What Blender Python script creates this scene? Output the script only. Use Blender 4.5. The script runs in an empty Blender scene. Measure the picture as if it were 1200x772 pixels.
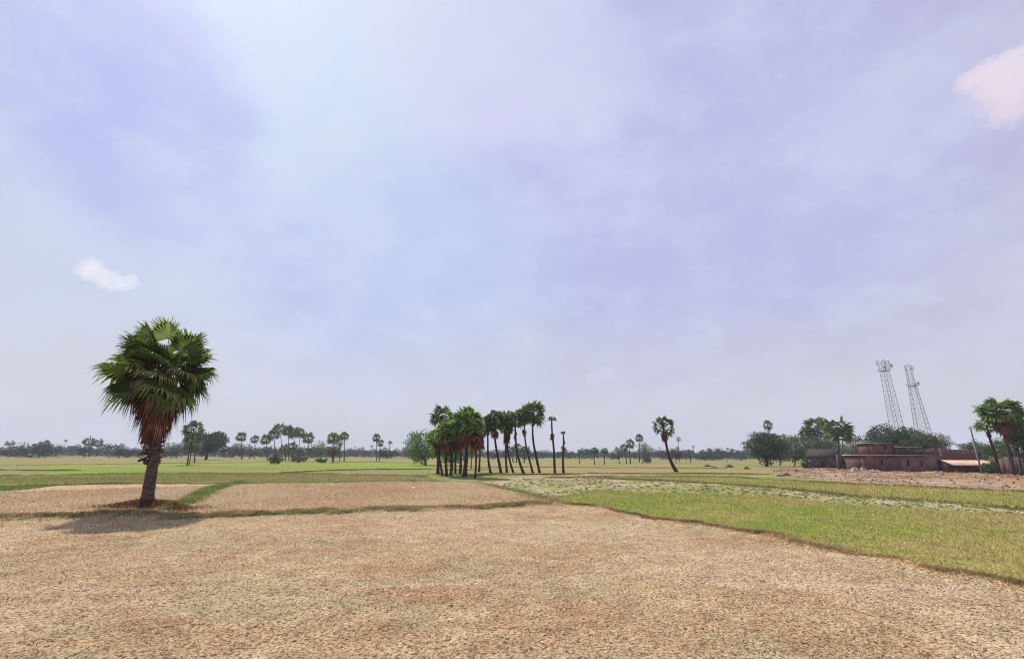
import bpy, math, random
import numpy as np
C = bpy.context.scene.collection
RS = np.random.RandomState

# ------------------------------------------------------------------ camera numbers
FPX = 530.0; CAMH = 2.9
PITCH = math.atan(147 / FPX); ROLL = math.radians(0.29)
_fw = np.array([0, math.cos(PITCH), math.sin(PITCH)]); _r = np.array([1., 0, 0]); _u = np.cross(_r, _fw)
_c, _s = math.cos(ROLL), math.sin(ROLL)
RR, UU, FF = _c * _r + _s * _u, -_s * _r + _c * _u, _fw
def ray(a, b): return (a - 600) / FPX * RR + (386 - b) / FPX * UU + FF
def G(a, b):                      # where a point of the photo meets level ground
    d = ray(a, b); t = -CAMH / d[2]
    return (d * t)[:2]
def at_depth(a, b, y):            # the point of that sight line at northing y
    d = ray(a, b); t = y / d[1]
    return d * t + np.array([0, 0, CAMH])
def mpp(y, x=0):                  # metres per photo pixel at a place
    return float(np.dot([x, y, 0], FF)) / FPX

# ------------------------------------------------------------------ noise
_T = RS(5).rand(256, 256)
def vn(x, y):
    xi = np.floor(x).astype(int); yi = np.floor(y).astype(int)
    fx = x - xi; fy = y - yi; fx = fx * fx * (3 - 2 * fx); fy = fy * fy * (3 - 2 * fy)
    g = lambda a, b: _T[a & 255, b & 255]
    return (g(xi, yi) * (1 - fx) + g(xi + 1, yi) * fx) * (1 - fy) + (g(xi, yi + 1) * (1 - fx) + g(xi + 1, yi + 1) * fx) * fy
def fbm(x, y, o=4, seed=0):
    s = 0; a = .5; t = 0
    for k in range(o):
        s = s + a * vn(x * 2 ** k + seed * 17.3 + k * 31.7, y * 2 ** k + seed * 9.1 + k * 11.3); t += a; a *= .5
    return s / t
def sst(x, a, b):
    t = np.clip((x - a) / (b - a), 0, 1); return t * t * (3 - 2 * t)

# ------------------------------------------------------------------ field map, in metres on the ground
def poly(*pts): return np.array([G(*p) for p in pts])
def line(*pts): return np.array([G(*p) for p in pts])
def seg_dist(x, y, P, closed=False):
    d = np.full(x.shape, 1e9)
    n = len(P)
    for i in range(n if closed else n - 1):
        a = P[i]; b = P[(i + 1) % n]; ab = b - a
        t = np.clip(((x - a[0]) * ab[0] + (y - a[1]) * ab[1]) / (ab @ ab + 1e-9), 0, 1)
        d = np.minimum(d, np.hypot(x - a[0] - t * ab[0], y - a[1] - t * ab[1]))
    return d
def inside(x, y, P):
    r = np.zeros(x.shape, bool); n = len(P)
    for i in range(n):
        x0, y0 = P[i]; x1, y1 = P[(i + 1) % n]
        if y0 == y1: continue
        c = ((y0 > y) != (y1 > y)) & (x < (x1 - x0) * (y - y0) / (y1 - y0) + x0)
        r ^= c
    return r
def sdf(x, y, P):                 # positive inside
    d = seg_dist(x, y, P, True); return np.where(inside(x, y, P), d, -d)

B1 = line((-260, 618), (0, 609), (60, 607), (120, 605), (170, 604), (215, 606), (300, 603), (400, 600), (500, 597), (590, 593), (655, 590))
B2 = line((655, 590), (700, 596), (760, 606), (840, 621), (920, 636), (1000, 654), (1050, 665), (1100, 676), (1150, 686), (1200, 696), (1330, 722), (1600, 800))
FORE = np.vstack([B1, B2[1:], np.array([[14., -30], [-120., -30]])])
PLOT1 = poly((-260, 590), (0, 579), (25, 575), (60, 571), (120, 568.5), (262, 568.5), (240, 577), (200, 592), (190, 604), (0, 609), (-260, 618))
PLOT2 = poly((275, 569), (300, 567.5), (400, 566.5), (500, 566), (560, 566.5), (600, 577), (655, 590), (500, 597), (400, 600), (215, 606), (232, 590))
STRIP = line((282, 566), (245, 575), (222, 587), (196, 600))
GLEFT = poly((-300, 561), (0, 558), (160, 556), (380, 556), (500, 559), (520, 565.5), (300, 566.5), (0, 567.5), (-300, 572))
GBRIGHT = poly((60, 545), (190, 543), (330, 542), (400, 541), (500, 543), (505, 549), (390, 551), (330, 554), (210, 559), (60, 560))
GLEFT2 = poly((-300, 541), (0, 540), (190, 540), (300, 541), (190, 546), (-300, 547))
CLUMP = poly((562, 566), (600, 561), (700, 560), (800, 564), (900, 572), (1000, 582), (1100, 589), (1210, 597), (1500, 612), (1500, 620), (1210, 602), (1100, 599), (1000, 591), (900, 582), (800, 578), (705, 574), (660, 580), (640, 588), (600, 578))
GBAND = poly((640, 560), (720, 558), (850, 559), (1000, 567), (1200, 576), (1500, 590), (1500, 612), (1210, 597), (1100, 588), (1000, 581), (900, 571), (800, 564), (700, 560))
GRIGHT = poly((655, 590), (640, 588), (660, 580), (705, 574), (800, 578), (900, 582), (1000, 591), (1100, 599), (1210, 603), (1500, 620), (1900, 640), (1700, 800), (1330, 722), (1200, 696), (1000, 654), (840, 621), (760, 606), (700, 596))
PALEPATH = line((600, 560), (700, 556.5), (800, 557), (900, 557.5), (1000, 561), (1100, 566), (1300, 576))
DIRT = poly((905, 549), (960, 546), (1010, 549), (1100, 551), (1200, 553), (1500, 560), (1500, 588), (1200, 577), (1100, 571), (1000, 566), (915, 558))
OLIVE = poly((500, 541), (700, 543), (850, 544), (905, 549), (915, 557), (800, 556.5), (640, 558), (500, 556))
TRACK = line((-200, 700), (0, 693), (200, 692), (400, 689), (520, 684), (660, 681), (800, 684), (950, 687), (1150, 690))
HERO = G(170, 597)
RIMS = [line((-300, 561), (0, 558), (160, 556), (380, 556), (500, 559)), line((-300, 547), (60, 545), (190, 543), (330, 542), (400, 541), (500, 543)), line((330, 554), (390, 551.5), (505, 549.5)),
        line((640, 560), (720, 558.5), (850, 559.5), (1000, 567.5), (1200, 577), (1500, 591)), line((700, 561), (800, 565), (900, 572), (1000, 582), (1100, 589), (1210, 598), (1500, 613)),
        line((505, 556), (640, 556), (800, 555.5), (900, 556)), line((520, 547), (700, 548), (850, 549)), line((600, 543), (700, 544.5), (860, 545.5)), line((-300, 552), (0, 551.5), (90, 551)), line((120, 547), (300, 546.5), (500, 547))]

def height(x, y):
    x = np.asarray(x, float); y = np.asarray(y, float)
    r = np.hypot(x, y)
    z = (fbm(x * .12, y * .12, 3, 1) - .5) * .22 * sst(r, 3, 20) * (1 - sst(r, 200, 500) * .5)
    z = z + (fbm(x * 1.3, y * 1.3, 3, 2) - .5) * .075 * (1 - sst(r, 60, 160))
    z = z + (fbm(x * 7, y * 7, 2, 3) - .5) * .035 * (1 - sst(r, 14, 34))
    w = (fbm(x * .6, y * .6, 3, 4) - .5) * .5
    wx = (fbm(x * .9, y * .9, 3, 81) - .5) * .9 + (fbm(x * .2, y * .2, 2, 83) - .5) * .8; wy = (fbm(x * .9, y * .9, 3, 82) - .5) * .9
    d1 = seg_dist(x + wx, y + wy, B1) + w * .3
    up = np.where(inside(x, y, FORE), 0, 1.)
    pl = np.maximum(sst(sdf(x, y, PLOT1) + w, -.3, .7), sst(sdf(x, y, PLOT2) + w, -.3, .7))
    z = z + pl * .13
    z = z + .13 * np.exp(-(np.maximum(d1 - .1, 0) / .35) ** 2) * (.6 + .8 * fbm(x * .9, y * .9, 2, 6))
    d2 = seg_dist(x + wx, y + wy, B2) + w * .3
    z = z + .15 * np.exp(-(np.maximum(d2 - .1, 0) / .38) ** 2) * (.6 + .8 * fbm(x * .9, y * .9, 2, 7))
    ds = seg_dist(x, y, STRIP)
    z = z + .16 * np.exp(-(ds / .5) ** 2)
    for P in RIMS:
        z = z + .09 * np.exp(-(seg_dist(x, y, P) / .5) ** 2)
    hx = (x - HERO[0]); hy = (y - HERO[1] + .15)
    z = z + .36 * np.exp(-((hx / 1.5) ** 2 + (hy / .8) ** 2)) * (.75 + .5 * fbm(x * 1.7, y * 1.7, 3, 8)) + .16 * np.exp(-(((hx - 1.9) / .7) ** 2 + ((hy + .1) / .5) ** 2))
    dd = sst(sdf(x, y, DIRT), -1, 4)
    z = z + dd * (fbm(x * .5, y * .5, 4, 9) - .35) * .5
    return z
def hz(p): return float(height(np.array([p[0]]), np.array([p[1]]))[0])

def mixc(c, col, m):
    col = np.array(col)
    if col.ndim == 1: col = col[None, :]
    return c * (1 - m[:, None]) + col * m[:, None]
def col2(a, b, t): return np.array(a)[None] * (1 - t[:, None]) + np.array(b)[None] * t[:, None]

STRAW_A = (.50, .37, .215); STRAW_B = (.445, .31, .175)
def field_colour(x, y):           # soil, stubble and grass colours of each field, and its zone
    r = np.hypot(x, y)
    n1 = fbm(x * .25, y * .25, 4, 11); n2 = fbm(x * .05, y * .05, 4, 12); n3 = fbm(x * 1.1, y * 1.1, 4, 13); n4 = fbm(x * .012, y * .012, 3, 14)
    ns = fbm(x * .035, y * .22, 4, 15)        # streaks along the furrows
    w = (n3 - .5) * .9 + (n1 - .5) * 1.0
    # open country: olive grass with dry earth
    c = col2((.26, .25, .09), (.35, .275, .13), sst(ns + (n2 - .5) * .5, .45, .62))
    c = mixc(c, (.20, .27, .06), sst(n2, .52, .65) * .8)
    zone = np.zeros(len(x), int)
    far = sst(r, 120, 330)
    c = mixc(c, (.24, .215, .09), far * .5)
    def lay(P, colA, colB, t, soft=.5, z=None, mmul=1.0):
        nonlocal c, zone
        s = sdf(x, y, P); k = soft * (1 + r / 40)
        m = sst(s + w * k, -k * .4, k * .4) * mmul
        c = mixc(c, col2(colA, colB, t), m)
        if z is not None: zone = np.where(s > 0, z, zone)
    lay(OLIVE, (.27, .265, .08), (.36, .27, .13), sst(ns, .44, .6), 1.5)
    lay(GLEFT, (.22, .27, .05), (.33, .275, .10), sst(ns, .42, .62), .6, 2)
    lay(GLEFT2, (.26, .25, .07), (.32, .24, .11), sst(ns, .45, .6), 1.2, 2)
    lay(GBRIGHT, (.21, .32, .04), (.27, .31, .06), sst(ns + (n1 - .5) * .4, .4, .66), 1.0, 2)
    redl = np.exp(-((x + 60 + (n1 - .5) * 20) / 26) ** 2) * sst(ns, .48, .6) * ((y > 50) & (y < 130))
    c = mixc(c, (.27, .15, .075), np.clip(redl, 0, .75))
    lay(DIRT, (.42, .235, .125), (.42, .30, .19), sst(n2 + (n1 - .5) * .9, .42, .6), 1.2, 3)
    s = sdf(x, y, DIRT); c = mixc(c, (.28, .19, .11), sst(n1 + n3 * .5, .80, .95) * sst(s, 0, 1) * .8); c = mixc(c, (.42, .36, .28), sst(s, 1, 8) * sst(y - x * .12, 78, 92) * .7)
    lay(GBAND, (.25, .29, .055), (.36, .32, .09), sst(ns + (n1 - .5) * .3, .4, .62), .7, 2)
    lay(CLUMP, (.29, .30, .08), (.47, .385, .25), sst(n3 * .8 + n1 * .5 + (n2 - .5) * .4 - .03 * sst(x, 8, 40), .62, .76), .8, 4)
    dd = sst(((x - 4) ** 2 + (y - 30) ** 2) ** .5, 6, 30)
    lay(GRIGHT, (.255, .31, .05), (.37, .32, .10), sst(n1 * .55 + n3 * .35 + dd * .40, .42, .70), .35, 2)
    g = sst(sdf(x, y, GRIGHT), 0, 1); c = mixc(c, (.36, .275, .13), g * sst(n3 * .6 + n2 * .5, .56, .74) * (.35 + .5 * dd))
    d = seg_dist(x, y, PALEPATH) + w * .8
    c = mixc(c, (.46, .385, .29), (1 - sst(d, .5, 2.2)) * .8); zone = np.where(d < 1.1, 5, zone)
    # the two raised plots
    for P in (PLOT1, PLOT2):
        lay(P, (.57, .43, .26), (.51, .36, .205), sst(n1 * .7 + n3 * .4, .42, .7), .4, 1)
    # big stubble field in front
    t = sst(n1 * .6 + n3 * .5, .42, .72)
    gg = sst(fbm(x * .35, y * .35, 4, 21), .54, .68)
    fc = col2(STRAW_A, STRAW_B, t); fc = mixc(fc, (.38, .32, .18), gg * .4)
    fc = mixc(fc, (.38, .20, .10), sst(fbm(x * .7, y * .9, 4, 22), .56, .74) * .36)
    fc = mixc(fc, (.56, .43, .27), sst(fbm(x * .22, y * .3, 3, 23), .55, .68) * .5)
    d = seg_dist(x, y, TRACK) + (n3 - .5) * .3
    fc = mixc(fc, (.62, .50, .36), (1 - sst(d, .0, .34)) * .45 * sst(n1, .38, .6))
    wx = (fbm(x * .9, y * .9, 3, 81) - .5) * .9 + (fbm(x * .2, y * .2, 2, 83) - .5) * .8; wy = (fbm(x * .9, y * .9, 3, 82) - .5) * .9
    m = inside(x + wx, y + wy, FORE)
    near1 = sst(seg_dist(x, y, B1), .4, 1.6)
    fc = mixc(fc, (.40, .34, .21), (1 - near1) * .55)
    c = np.where(m[:, None], fc, c); zone = np.where(m, 6, zone)
    # the banks between the fields
    dB1 = seg_dist(x + wx, y + wy, B1) + w * .3
    c = mixc(c, col2((.42, .25, .13), (.27, .25, .10), sst(n1, .5, .62)), (1 - sst(dB1, .12, .45)) * .9)
    dB2 = seg_dist(x + wx, y + wy, B2) + w * .3
    c = mixc(c, col2((.43, .29, .13), (.36, .24, .11), sst(n3, .5, .65)), (1 - sst(dB2, .15, .45)) * .9)
    ds = seg_dist(x, y, STRIP) + w * .3
    c = mixc(c, (.22, .26, .065), (1 - sst(ds, .2, .8)) * .8 * sst(n3 + n1 * .5, .5, .8))
    for P in RIMS:
        dp = seg_dist(x, y, P) + w
        c = mixc(c, col2((.24, .16, .075), (.15, .17, .05), sst(n1, .45, .6)), (1 - sst(dp, .1, .6)) * .65 * sst(n1 + n3 * .4, .55, .75))
    dT = seg_dist(x, y, line((-200, 569.5), (0, 569), (300, 567.3), (560, 566)))
    c = mixc(c, (.12, .16, .045), (1 - sst(dT + w * .4, .1, .6)) * .75)
    hm = np.exp(-(((x - HERO[0]) / 1.9) ** 2 + ((y - HERO[1] + .2) / .9) ** 2))
    c = mixc(c, (.19, .085, .045), sst(hm + (n3 - .5) * .3, .3, .5) * .9)
    return np.clip(c, .01, .8), zone

# ------------------------------------------------------------------ mesh helpers
def link(o, parent=None):
    C.objects.link(o)
    if parent is not None: o.parent = parent
    return o
def mesh_np(name, V, tris=None, quads=None, mat=None, parent=None, col=None, smooth=False):
    me = bpy.data.meshes.new(name)
    V = np.asarray(V, np.float32)
    nt = 0 if tris is None else len(tris); nq = 0 if quads is None else len(quads)
    me.vertices.add(len(V)); me.vertices.foreach_set('co', V.ravel())
    loops = []
    if nt: loops.append(np.asarray(tris, np.int32).ravel())
    if nq: loops.append(np.asarray(quads, np.int32).ravel())
    L = np.concatenate(loops)
    me.loops.add(len(L)); me.loops.foreach_set('vertex_index', L)
    tot = np.concatenate([np.full(nt, 3), np.full(nq, 4)]).astype(np.int32)
    st = np.concatenate([[0], np.cumsum(tot)[:-1]]).astype(np.int32)
    me.polygons.add(nt + nq); me.polygons.foreach_set('loop_start', st); me.polygons.foreach_set('loop_total', tot)
    if smooth: me.polygons.foreach_set('use_smooth', np.ones(nt + nq, bool))
    if col is not None:
        a = me.color_attributes.new('Col', 'FLOAT_COLOR', 'POINT')
        a.data.foreach_set('color', np.hstack([col, np.ones((len(col), 1))]).astype(np.float32).ravel())
    me.update(calc_edges=True); me.validate()
    if mat: me.materials.append(mat)
    return link(bpy.data.objects.new(name, me), parent)
class MB:                          # boxes, tubes and free faces gathered into one mesh
    def __init__(s): s.v = []; s.q = []; s.t = []; s.n = 0
    def add(s, V, q=(), t=()):
        V = np.asarray(V, float).reshape(-1, 3)
        s.q += [[i + s.n for i in f] for f in q]; s.t += [[i + s.n for i in f] for f in t]
        s.v.append(V); s.n += len(V)
    def box(s, x0, x1, y0, y1, z0, z1):
        s.add([(x0, y0, z0), (x1, y0, z0), (x1, y1, z0), (x0, y1, z0), (x0, y0, z1), (x1, y0, z1), (x1, y1, z1), (x0, y1, z1)],
              [(0, 3, 2, 1), (4, 5, 6, 7), (0, 1, 5, 4), (1, 2, 6, 5), (2, 3, 7, 6), (3, 0, 4, 7)])
    def tube(s, pts, rad, n=6, caps=True):
        pts = np.asarray(pts, float); rad = np.broadcast_to(np.asarray(rad, float), (len(pts),))
        V = []
        for i, p in enumerate(pts):
            d = pts[min(i + 1, len(pts) - 1)] - pts[max(i - 1, 0)]; d = d / (np.linalg.norm(d) + 1e-9)
            a = np.cross(d, [0, 0, 1.]) if abs(d[2]) < .95 else np.cross(d, [1., 0, 0]); a /= np.linalg.norm(a); b = np.cross(d, a)
            for k in range(n):
                t = 2 * math.pi * k / n; V.append(p + rad[i] * (math.cos(t) * a + math.sin(t) * b))
        q = [(i * n + k, i * n + (k + 1) % n, (i + 1) * n + (k + 1) % n, (i + 1) * n + k) for i in range(len(pts) - 1) for k in range(n)]
        t = []
        if caps:
            V += [pts[0], pts[-1]]; m = len(V)
            t = [(m - 2, (k + 1) % n, k) for k in range(n)] + [(m - 1, (len(pts) - 1) * n + k, (len(pts) - 1) * n + (k + 1) % n) for k in range(n)]
        s.add(V, q, t)
    def build(s, name, mat, parent=None, smooth=False):
        return mesh_np(name, np.vstack(s.v), s.t or None, s.q or None, mat, parent, smooth=smooth)
def empty(name, loc, label, cat, group=None, rz=0):
    o = bpy.data.objects.new(name, None); C.objects.link(o)
    o.location = loc; o.rotation_euler = (0, 0, rz); o.empty_display_size = .3
    o['label'] = label; o['category'] = cat
    if group: o['group'] = group
    return o
def tag(o, label, cat, group=None):
    o['label'] = label; o['category'] = cat
    if group: o['group'] = group
    return o

# ------------------------------------------------------------------ materials
def new_mat(name):
    m = bpy.data.materials.new(name); m.use_nodes = True
    nt = m.node_tree; nt.nodes.clear()
    return m, nt, nt.nodes, nt.links
def N(ns, t, **kw):
    n = ns.new(t)
    for k, v in kw.items():
        if k in n.inputs: n.inputs[k].default_value = v
        else: setattr(n, k, v)
    return n
def ramp(ns, stops):
    r = ns.new('ShaderNodeValToRGB'); e = r.color_ramp.elements
    while len(e) > 1: e.remove(e[-1])
    e[0].position = stops[0][0]; e[0].color = (*stops[0][1], 1)
    for p, c in stops[1:]:
        x = e.new(p); x.color = (*c, 1)
    return r
def mat_noise(name, stops, scale=3., rough=.85, bump=.4, bdist=.02, detail=6, scale2=None, spec=.3, stretch=(1, 1, 1), bscale=None):
    m, nt, ns, L = new_mat(name)
    tc = N(ns, 'ShaderNodeTexCoord'); mp = N(ns, 'ShaderNodeMapping'); mp.inputs['Scale'].default_value = stretch
    L.new(tc.outputs['Object'], mp.inputs[0])
    no = N(ns, 'ShaderNodeTexNoise', Scale=scale, Detail=detail, Roughness=.65); L.new(mp.outputs[0], no.inputs['Vector'])
    r = ramp(ns, stops); L.new(no.outputs['Fac'], r.inputs[0])
    b = N(ns, 'ShaderNodeBsdfPrincipled', Roughness=rough); b.inputs['Specular IOR Level'].default_value = spec
    L.new(r.outputs[0], b.inputs['Base Color'])
    n2 = N(ns, 'ShaderNodeTexNoise', Scale=bscale or scale * 4, Detail=4); L.new(mp.outputs[0], n2.inputs['Vector'])
    bp = N(ns, 'ShaderNodeBump', Strength=bump, Distance=bdist); L.new(n2.outputs['Fac'], bp.inputs['Height']); L.new(bp.outputs[0], b.inputs['Normal'])
    o = N(ns, 'ShaderNodeOutputMaterial'); L.new(b.outputs[0], o.inputs[0])
    return m
def mat_leaf(name, stops, transl=.3, rough=.45, spec=.4, obj_scale=None):
    m, nt, ns, L = new_mat(name)
    g = N(ns, 'ShaderNodeNewGeometry'); r = ramp(ns, stops)
    if obj_scale:
        tc = N(ns, 'ShaderNodeTexCoord'); no = N(ns, 'ShaderNodeTexNoise', Scale=obj_scale, Detail=3); L.new(tc.outputs['Object'], no.inputs['Vector'])
        mx = N(ns, 'ShaderNodeMix', data_type='FLOAT'); mx.inputs[0].default_value = .45
        L.new(g.outputs['Random Per Island'], mx.inputs[2]); L.new(no.outputs['Fac'], mx.inputs[3]); L.new(mx.outputs[0], r.inputs[0])
    else:
        L.new(g.outputs['Random Per Island'], r.inputs[0])
    b = N(ns, 'ShaderNodeBsdfPrincipled', Roughness=rough); b.inputs['Specular IOR Level'].default_value = spec
    L.new(r.outputs[0], b.inputs['Base Color'])
    t = N(ns, 'ShaderNodeBsdfTranslucent'); L.new(r.outputs[0], t.inputs[0])
    mx = N(ns, 'ShaderNodeMixShader'); mx.inputs[0].default_value = transl
    L.new(b.outputs[0], mx.inputs[1]); L.new(t.outputs[0], mx.inputs[2])
    o = N(ns, 'ShaderNodeOutputMaterial'); L.new(mx.outputs[0], o.inputs[0])
    return m
def mat_blades(name, transl=.25):
    m, nt, ns, L = new_mat(name)
    a = N(ns, 'ShaderNodeAttribute', attribute_name='Col')
    b = N(ns, 'ShaderNodeBsdfPrincipled', Roughness=.7); b.inputs['Specular IOR Level'].default_value = .2
    L.new(a.outputs['Color'], b.inputs['Base Color'])
    t = N(ns, 'ShaderNodeBsdfTranslucent'); L.new(a.outputs['Color'], t.inputs[0])
    mx = N(ns, 'ShaderNodeMixShader'); mx.inputs[0].default_value = transl
    L.new(b.outputs[0], mx.inputs[1]); L.new(t.outputs[0], mx.inputs[2])
    o = N(ns, 'ShaderNodeOutputMaterial'); L.new(mx.outputs[0], o.inputs[0])
    return m
def mat_ground():
    m, nt, ns, L = new_mat('field_soil')
    a = N(ns, 'ShaderNodeAttribute', attribute_name='Col'); tc = N(ns, 'ShaderNodeTexCoord')
    n1 = N(ns, 'ShaderNodeTexNoise', Scale=17.5, Detail=4, Roughness=.6, Distortion=.6); L.new(tc.outputs['Object'], n1.inputs['Vector'])
    n2 = N(ns, 'ShaderNodeTexNoise', Scale=1.4, Detail=6, Roughness=.65); L.new(tc.outputs['Object'], n2.inputs['Vector'])
    vo = N(ns, 'ShaderNodeTexVoronoi', Scale=13.); L.new(tc.outputs['Object'], vo.inputs['Vector'])
    r1 = ramp(ns, [(.34, (.17, .13, .10)), (.44, (.58, .52, .46)), (.50, (1.02, 1.0, .98)), (.62, (1.2, 1.2, 1.18)), (.75, (1.36, 1.36, 1.34))]); L.new(n1.outputs['Fac'], r1.inputs[0])
    r2 = ramp(ns, [(.32, (.72, .70, .68)), (.5, (1, 1, 1)), (.7, (1.22, 1.22, 1.2))]); L.new(n2.outputs['Fac'], r2.inputs[0])
    m1 = N(ns, 'ShaderNodeMix', data_type='RGBA', blend_type='MULTIPLY'); m1.inputs[0].default_value = 1
    L.new(a.outputs['Color'], m1.inputs[6]); L.new(r1.outputs[0], m1.inputs[7])
    m2 = N(ns, 'ShaderNodeMix', data_type='RGBA', blend_type='MULTIPLY'); m2.inputs[0].default_value = 1
    L.new(m1.outputs[2], m2.inputs[6]); L.new(r2.outputs[0], m2.inputs[7])
    b = N(ns, 'ShaderNodeBsdfPrincipled', Roughness=.95); b.inputs['Specular IOR Level'].default_value = .1
    L.new(m2.outputs[2], b.inputs['Base Color'])
    ad = N(ns, 'ShaderNodeMath', operation='ADD'); L.new(n1.outputs['Fac'], ad.inputs[0])
    ml = N(ns, 'ShaderNodeMath', operation='MULTIPLY'); L.new(vo.outputs['Distance'], ml.inputs[0]); ml.inputs[1].default_value = .5
    L.new(ml.outputs[0], ad.inputs[1])
    bp = N(ns, 'ShaderNodeBump', Strength=1.0, Distance=.07); L.new(ad.outputs[0], bp.inputs['Height']); L.new(bp.outputs[0], b.inputs['Normal'])
    o = N(ns, 'ShaderNodeOutputMaterial'); L.new(b.outputs[0], o.inputs[0])
    return m
def mat_brick(name, c1, c2, mortar, scale=1.0, dirt=(.08, .05, .04)):
    m, nt, ns, L = new_mat(name)
    tc = N(ns, 'ShaderNodeTexCoord'); sp = N(ns, 'ShaderNodeSeparateXYZ'); L.new(tc.outputs['Object'], sp.inputs[0])
    ad = N(ns, 'ShaderNodeMath', operation='ADD'); L.new(sp.outputs[0], ad.inputs[0]); L.new(sp.outputs[1], ad.inputs[1])
    cb = N(ns, 'ShaderNodeCombineXYZ'); L.new(ad.outputs[0], cb.inputs[0]); L.new(sp.outputs[2], cb.inputs[1])
    br = N(ns, 'ShaderNodeTexBrick', Scale=scale); L.new(cb.outputs[0], br.inputs['Vector'])
    br.inputs['Color1'].default_value = (*c1, 1); br.inputs['Color2'].default_value = (*c2, 1); br.inputs['Mortar'].default_value = (*mortar, 1)
    br.inputs['Brick Width'].default_value = .25; br.inputs['Row Height'].default_value = .09; br.inputs['Mortar Size'].default_value = .01
    mpn = N(ns, 'ShaderNodeMapping'); mpn.inputs['Scale'].default_value = (1, 1, .8); L.new(tc.outputs['Object'], mpn.inputs[0])
    no = N(ns, 'ShaderNodeTexNoise', Scale=.9, Detail=7, Roughness=.75); L.new(mpn.outputs[0], no.inputs['Vector'])
    r = ramp(ns, [(.42, (0, 0, 0)), (.66, (.75, .75, .75))]); L.new(no.outputs['Fac'], r.inputs[0])
    mx = N(ns, 'ShaderNodeMix', data_type='RGBA'); L.new(r.outputs[0], mx.inputs[0]); L.new(br.outputs[0], mx.inputs[6]); mx.inputs[7].default_value = (*dirt, 1)
    b = N(ns, 'ShaderNodeBsdfPrincipled', Roughness=.9); L.new(mx.outputs[2], b.inputs['Base Color'])
    bp = N(ns, 'ShaderNodeBump', Strength=.5, Distance=.01); L.new(br.outputs['Fac'], bp.inputs['Height']); bp.invert = True; L.new(bp.outputs[0], b.inputs['Normal'])
    o = N(ns, 'ShaderNodeOutputMaterial'); L.new(b.outputs[0], o.inputs[0])
    return m
M = {}
M['ground'] = mat_ground()
M['blades'] = mat_blades('grass_blades')
M['palm_hero'] = mat_leaf('palm_leaf_near', [(0, (0.057, 0.098, 0.023)), (.35, (0.115, 0.178, 0.034)), (.7, (0.172, 0.247, 0.052)), (1, (0.310, 0.356, 0.103))], .42, .6, .25)
M['palm'] = mat_leaf('palm_leaf', [(0, (0.047, 0.079, 0.029)), (.5, (0.103, 0.160, 0.045)), (1, (0.191, 0.255, 0.079))], .38, .6, .2)
M['palm_bright'] = mat_leaf('palm_leaf_bright', [(0, (0.088, 0.147, 0.032)), (.5, (0.163, 0.266, 0.052)), (1, (0.280, 0.399, 0.088))], .42, .6, .2)
M['dead'] = mat_leaf('dead_palm_leaf', [(0, (.05, .022, .015)), (.45, (.16, .058, .036)), (.8, (.25, .10, .06)), (1, (.36, .20, .12))], .15, .85, .1)
M['dead_dark'] = mat_leaf('dead_palm_leaf_dark', [(0, (.04, .024, .018)), (.6, (.12, .05, .035)), (1, (.2, .09, .06))], .12, .8, .1)
M['trunk'] = mat_noise('palm_trunk', [(.3, (.022, .015, .013)), (.55, (.06, .042, .035)), (.8, (.13, .10, .08))], 2.5, .9, .8, .04, stretch=(1, 1, 3.5))
M['trunk_near'] = mat_noise('near_palm_trunk', [(.3, (.035, .022, .018)), (.5, (.11, .066, .052)), (.62, (.16, .105, .085)), (.8, (.24, .19, .16))], 3.2, .95, 1., .07, stretch=(1, 1, 3.2), bscale=7.)
M['bark'] = mat_noise('tree_bark', [(.3, (.03, .022, .016)), (.7, (.11, .085, .065))], 3, .9, .6, .03, stretch=(1, 1, .4))
M['leaf_dark'] = mat_leaf('tree_leaf_dark', [(0, (0.024, 0.042, 0.021)), (.5, (0.056, 0.088, 0.035)), (1, (0.136, 0.176, 0.080))], .32, .6, .2, .35)
M['leaf_mid'] = mat_leaf('tree_leaf_mid', [(0, (0.035, 0.064, 0.022)), (.5, (0.088, 0.136, 0.040)), (1, (0.192, 0.256, 0.080))], .35, .6, .2, .35)
M['leaf_bright'] = mat_leaf('tree_leaf_bright', [(0, (0.057, 0.098, 0.023)), (.5, (0.127, 0.218, 0.040)), (1, (0.230, 0.345, 0.069))], .3, .5, .35, .5)
M['leaf_olive'] = mat_leaf('tree_leaf_olive', [(0, (0.047, 0.047, 0.020)), (.5, (0.121, 0.115, 0.047)), (1, (0.230, 0.216, 0.095))], .2, .5, .3, .4)
M['leaf_red'] = mat_leaf('tree_leaf_reddish', [(0, (.04, .025, .018)), (.5, (.12, .06, .04)), (1, (.17, .12, .05))], .2, .6, .2, .4)
M['far_wood'] = mat_leaf('far_wood_leaf', [(0, (.025, .035, .02)), (.5, (.05, .065, .035)), (1, (.10, .11, .06))], .15, .6, .2, .03)
M['brick'] = mat_brick('red_brick_wall', (.21, .062, .055), (.145, .046, .044), (.21, .13, .115))
M['brick_pale'] = mat_brick('worn_brick_wall', (.29, .13, .10), (.24, .10, .08), (.30, .22, .18), dirt=(.13, .07, .06))
M['brick_dark'] = mat_brick('dark_brick_wall', (.12, .055, .05), (.085, .045, .045), (.12, .09, .08), dirt=(.05, .035, .04))
M['brick_shade'] = mat_brick('shaded_brick_wall', (.13, .042, .036), (.09, .032, .03), (.12, .07, .06), dirt=(.06, .035, .03))  # the red brick darkened, shade painted into the colour of the sides
M['concrete'] = mat_noise('cement_slab', [(.3, (.28, .2, .18)), (.7, (.48, .38, .35))], 1.5, .9, .3)
M['dark_opening'] = mat_noise('unlit_room', [(.3, (.012, .010, .010)), (.7, (.03, .025, .022))], 2, .9, .1)  # near black painted in for the shade inside doorways and windows
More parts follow.
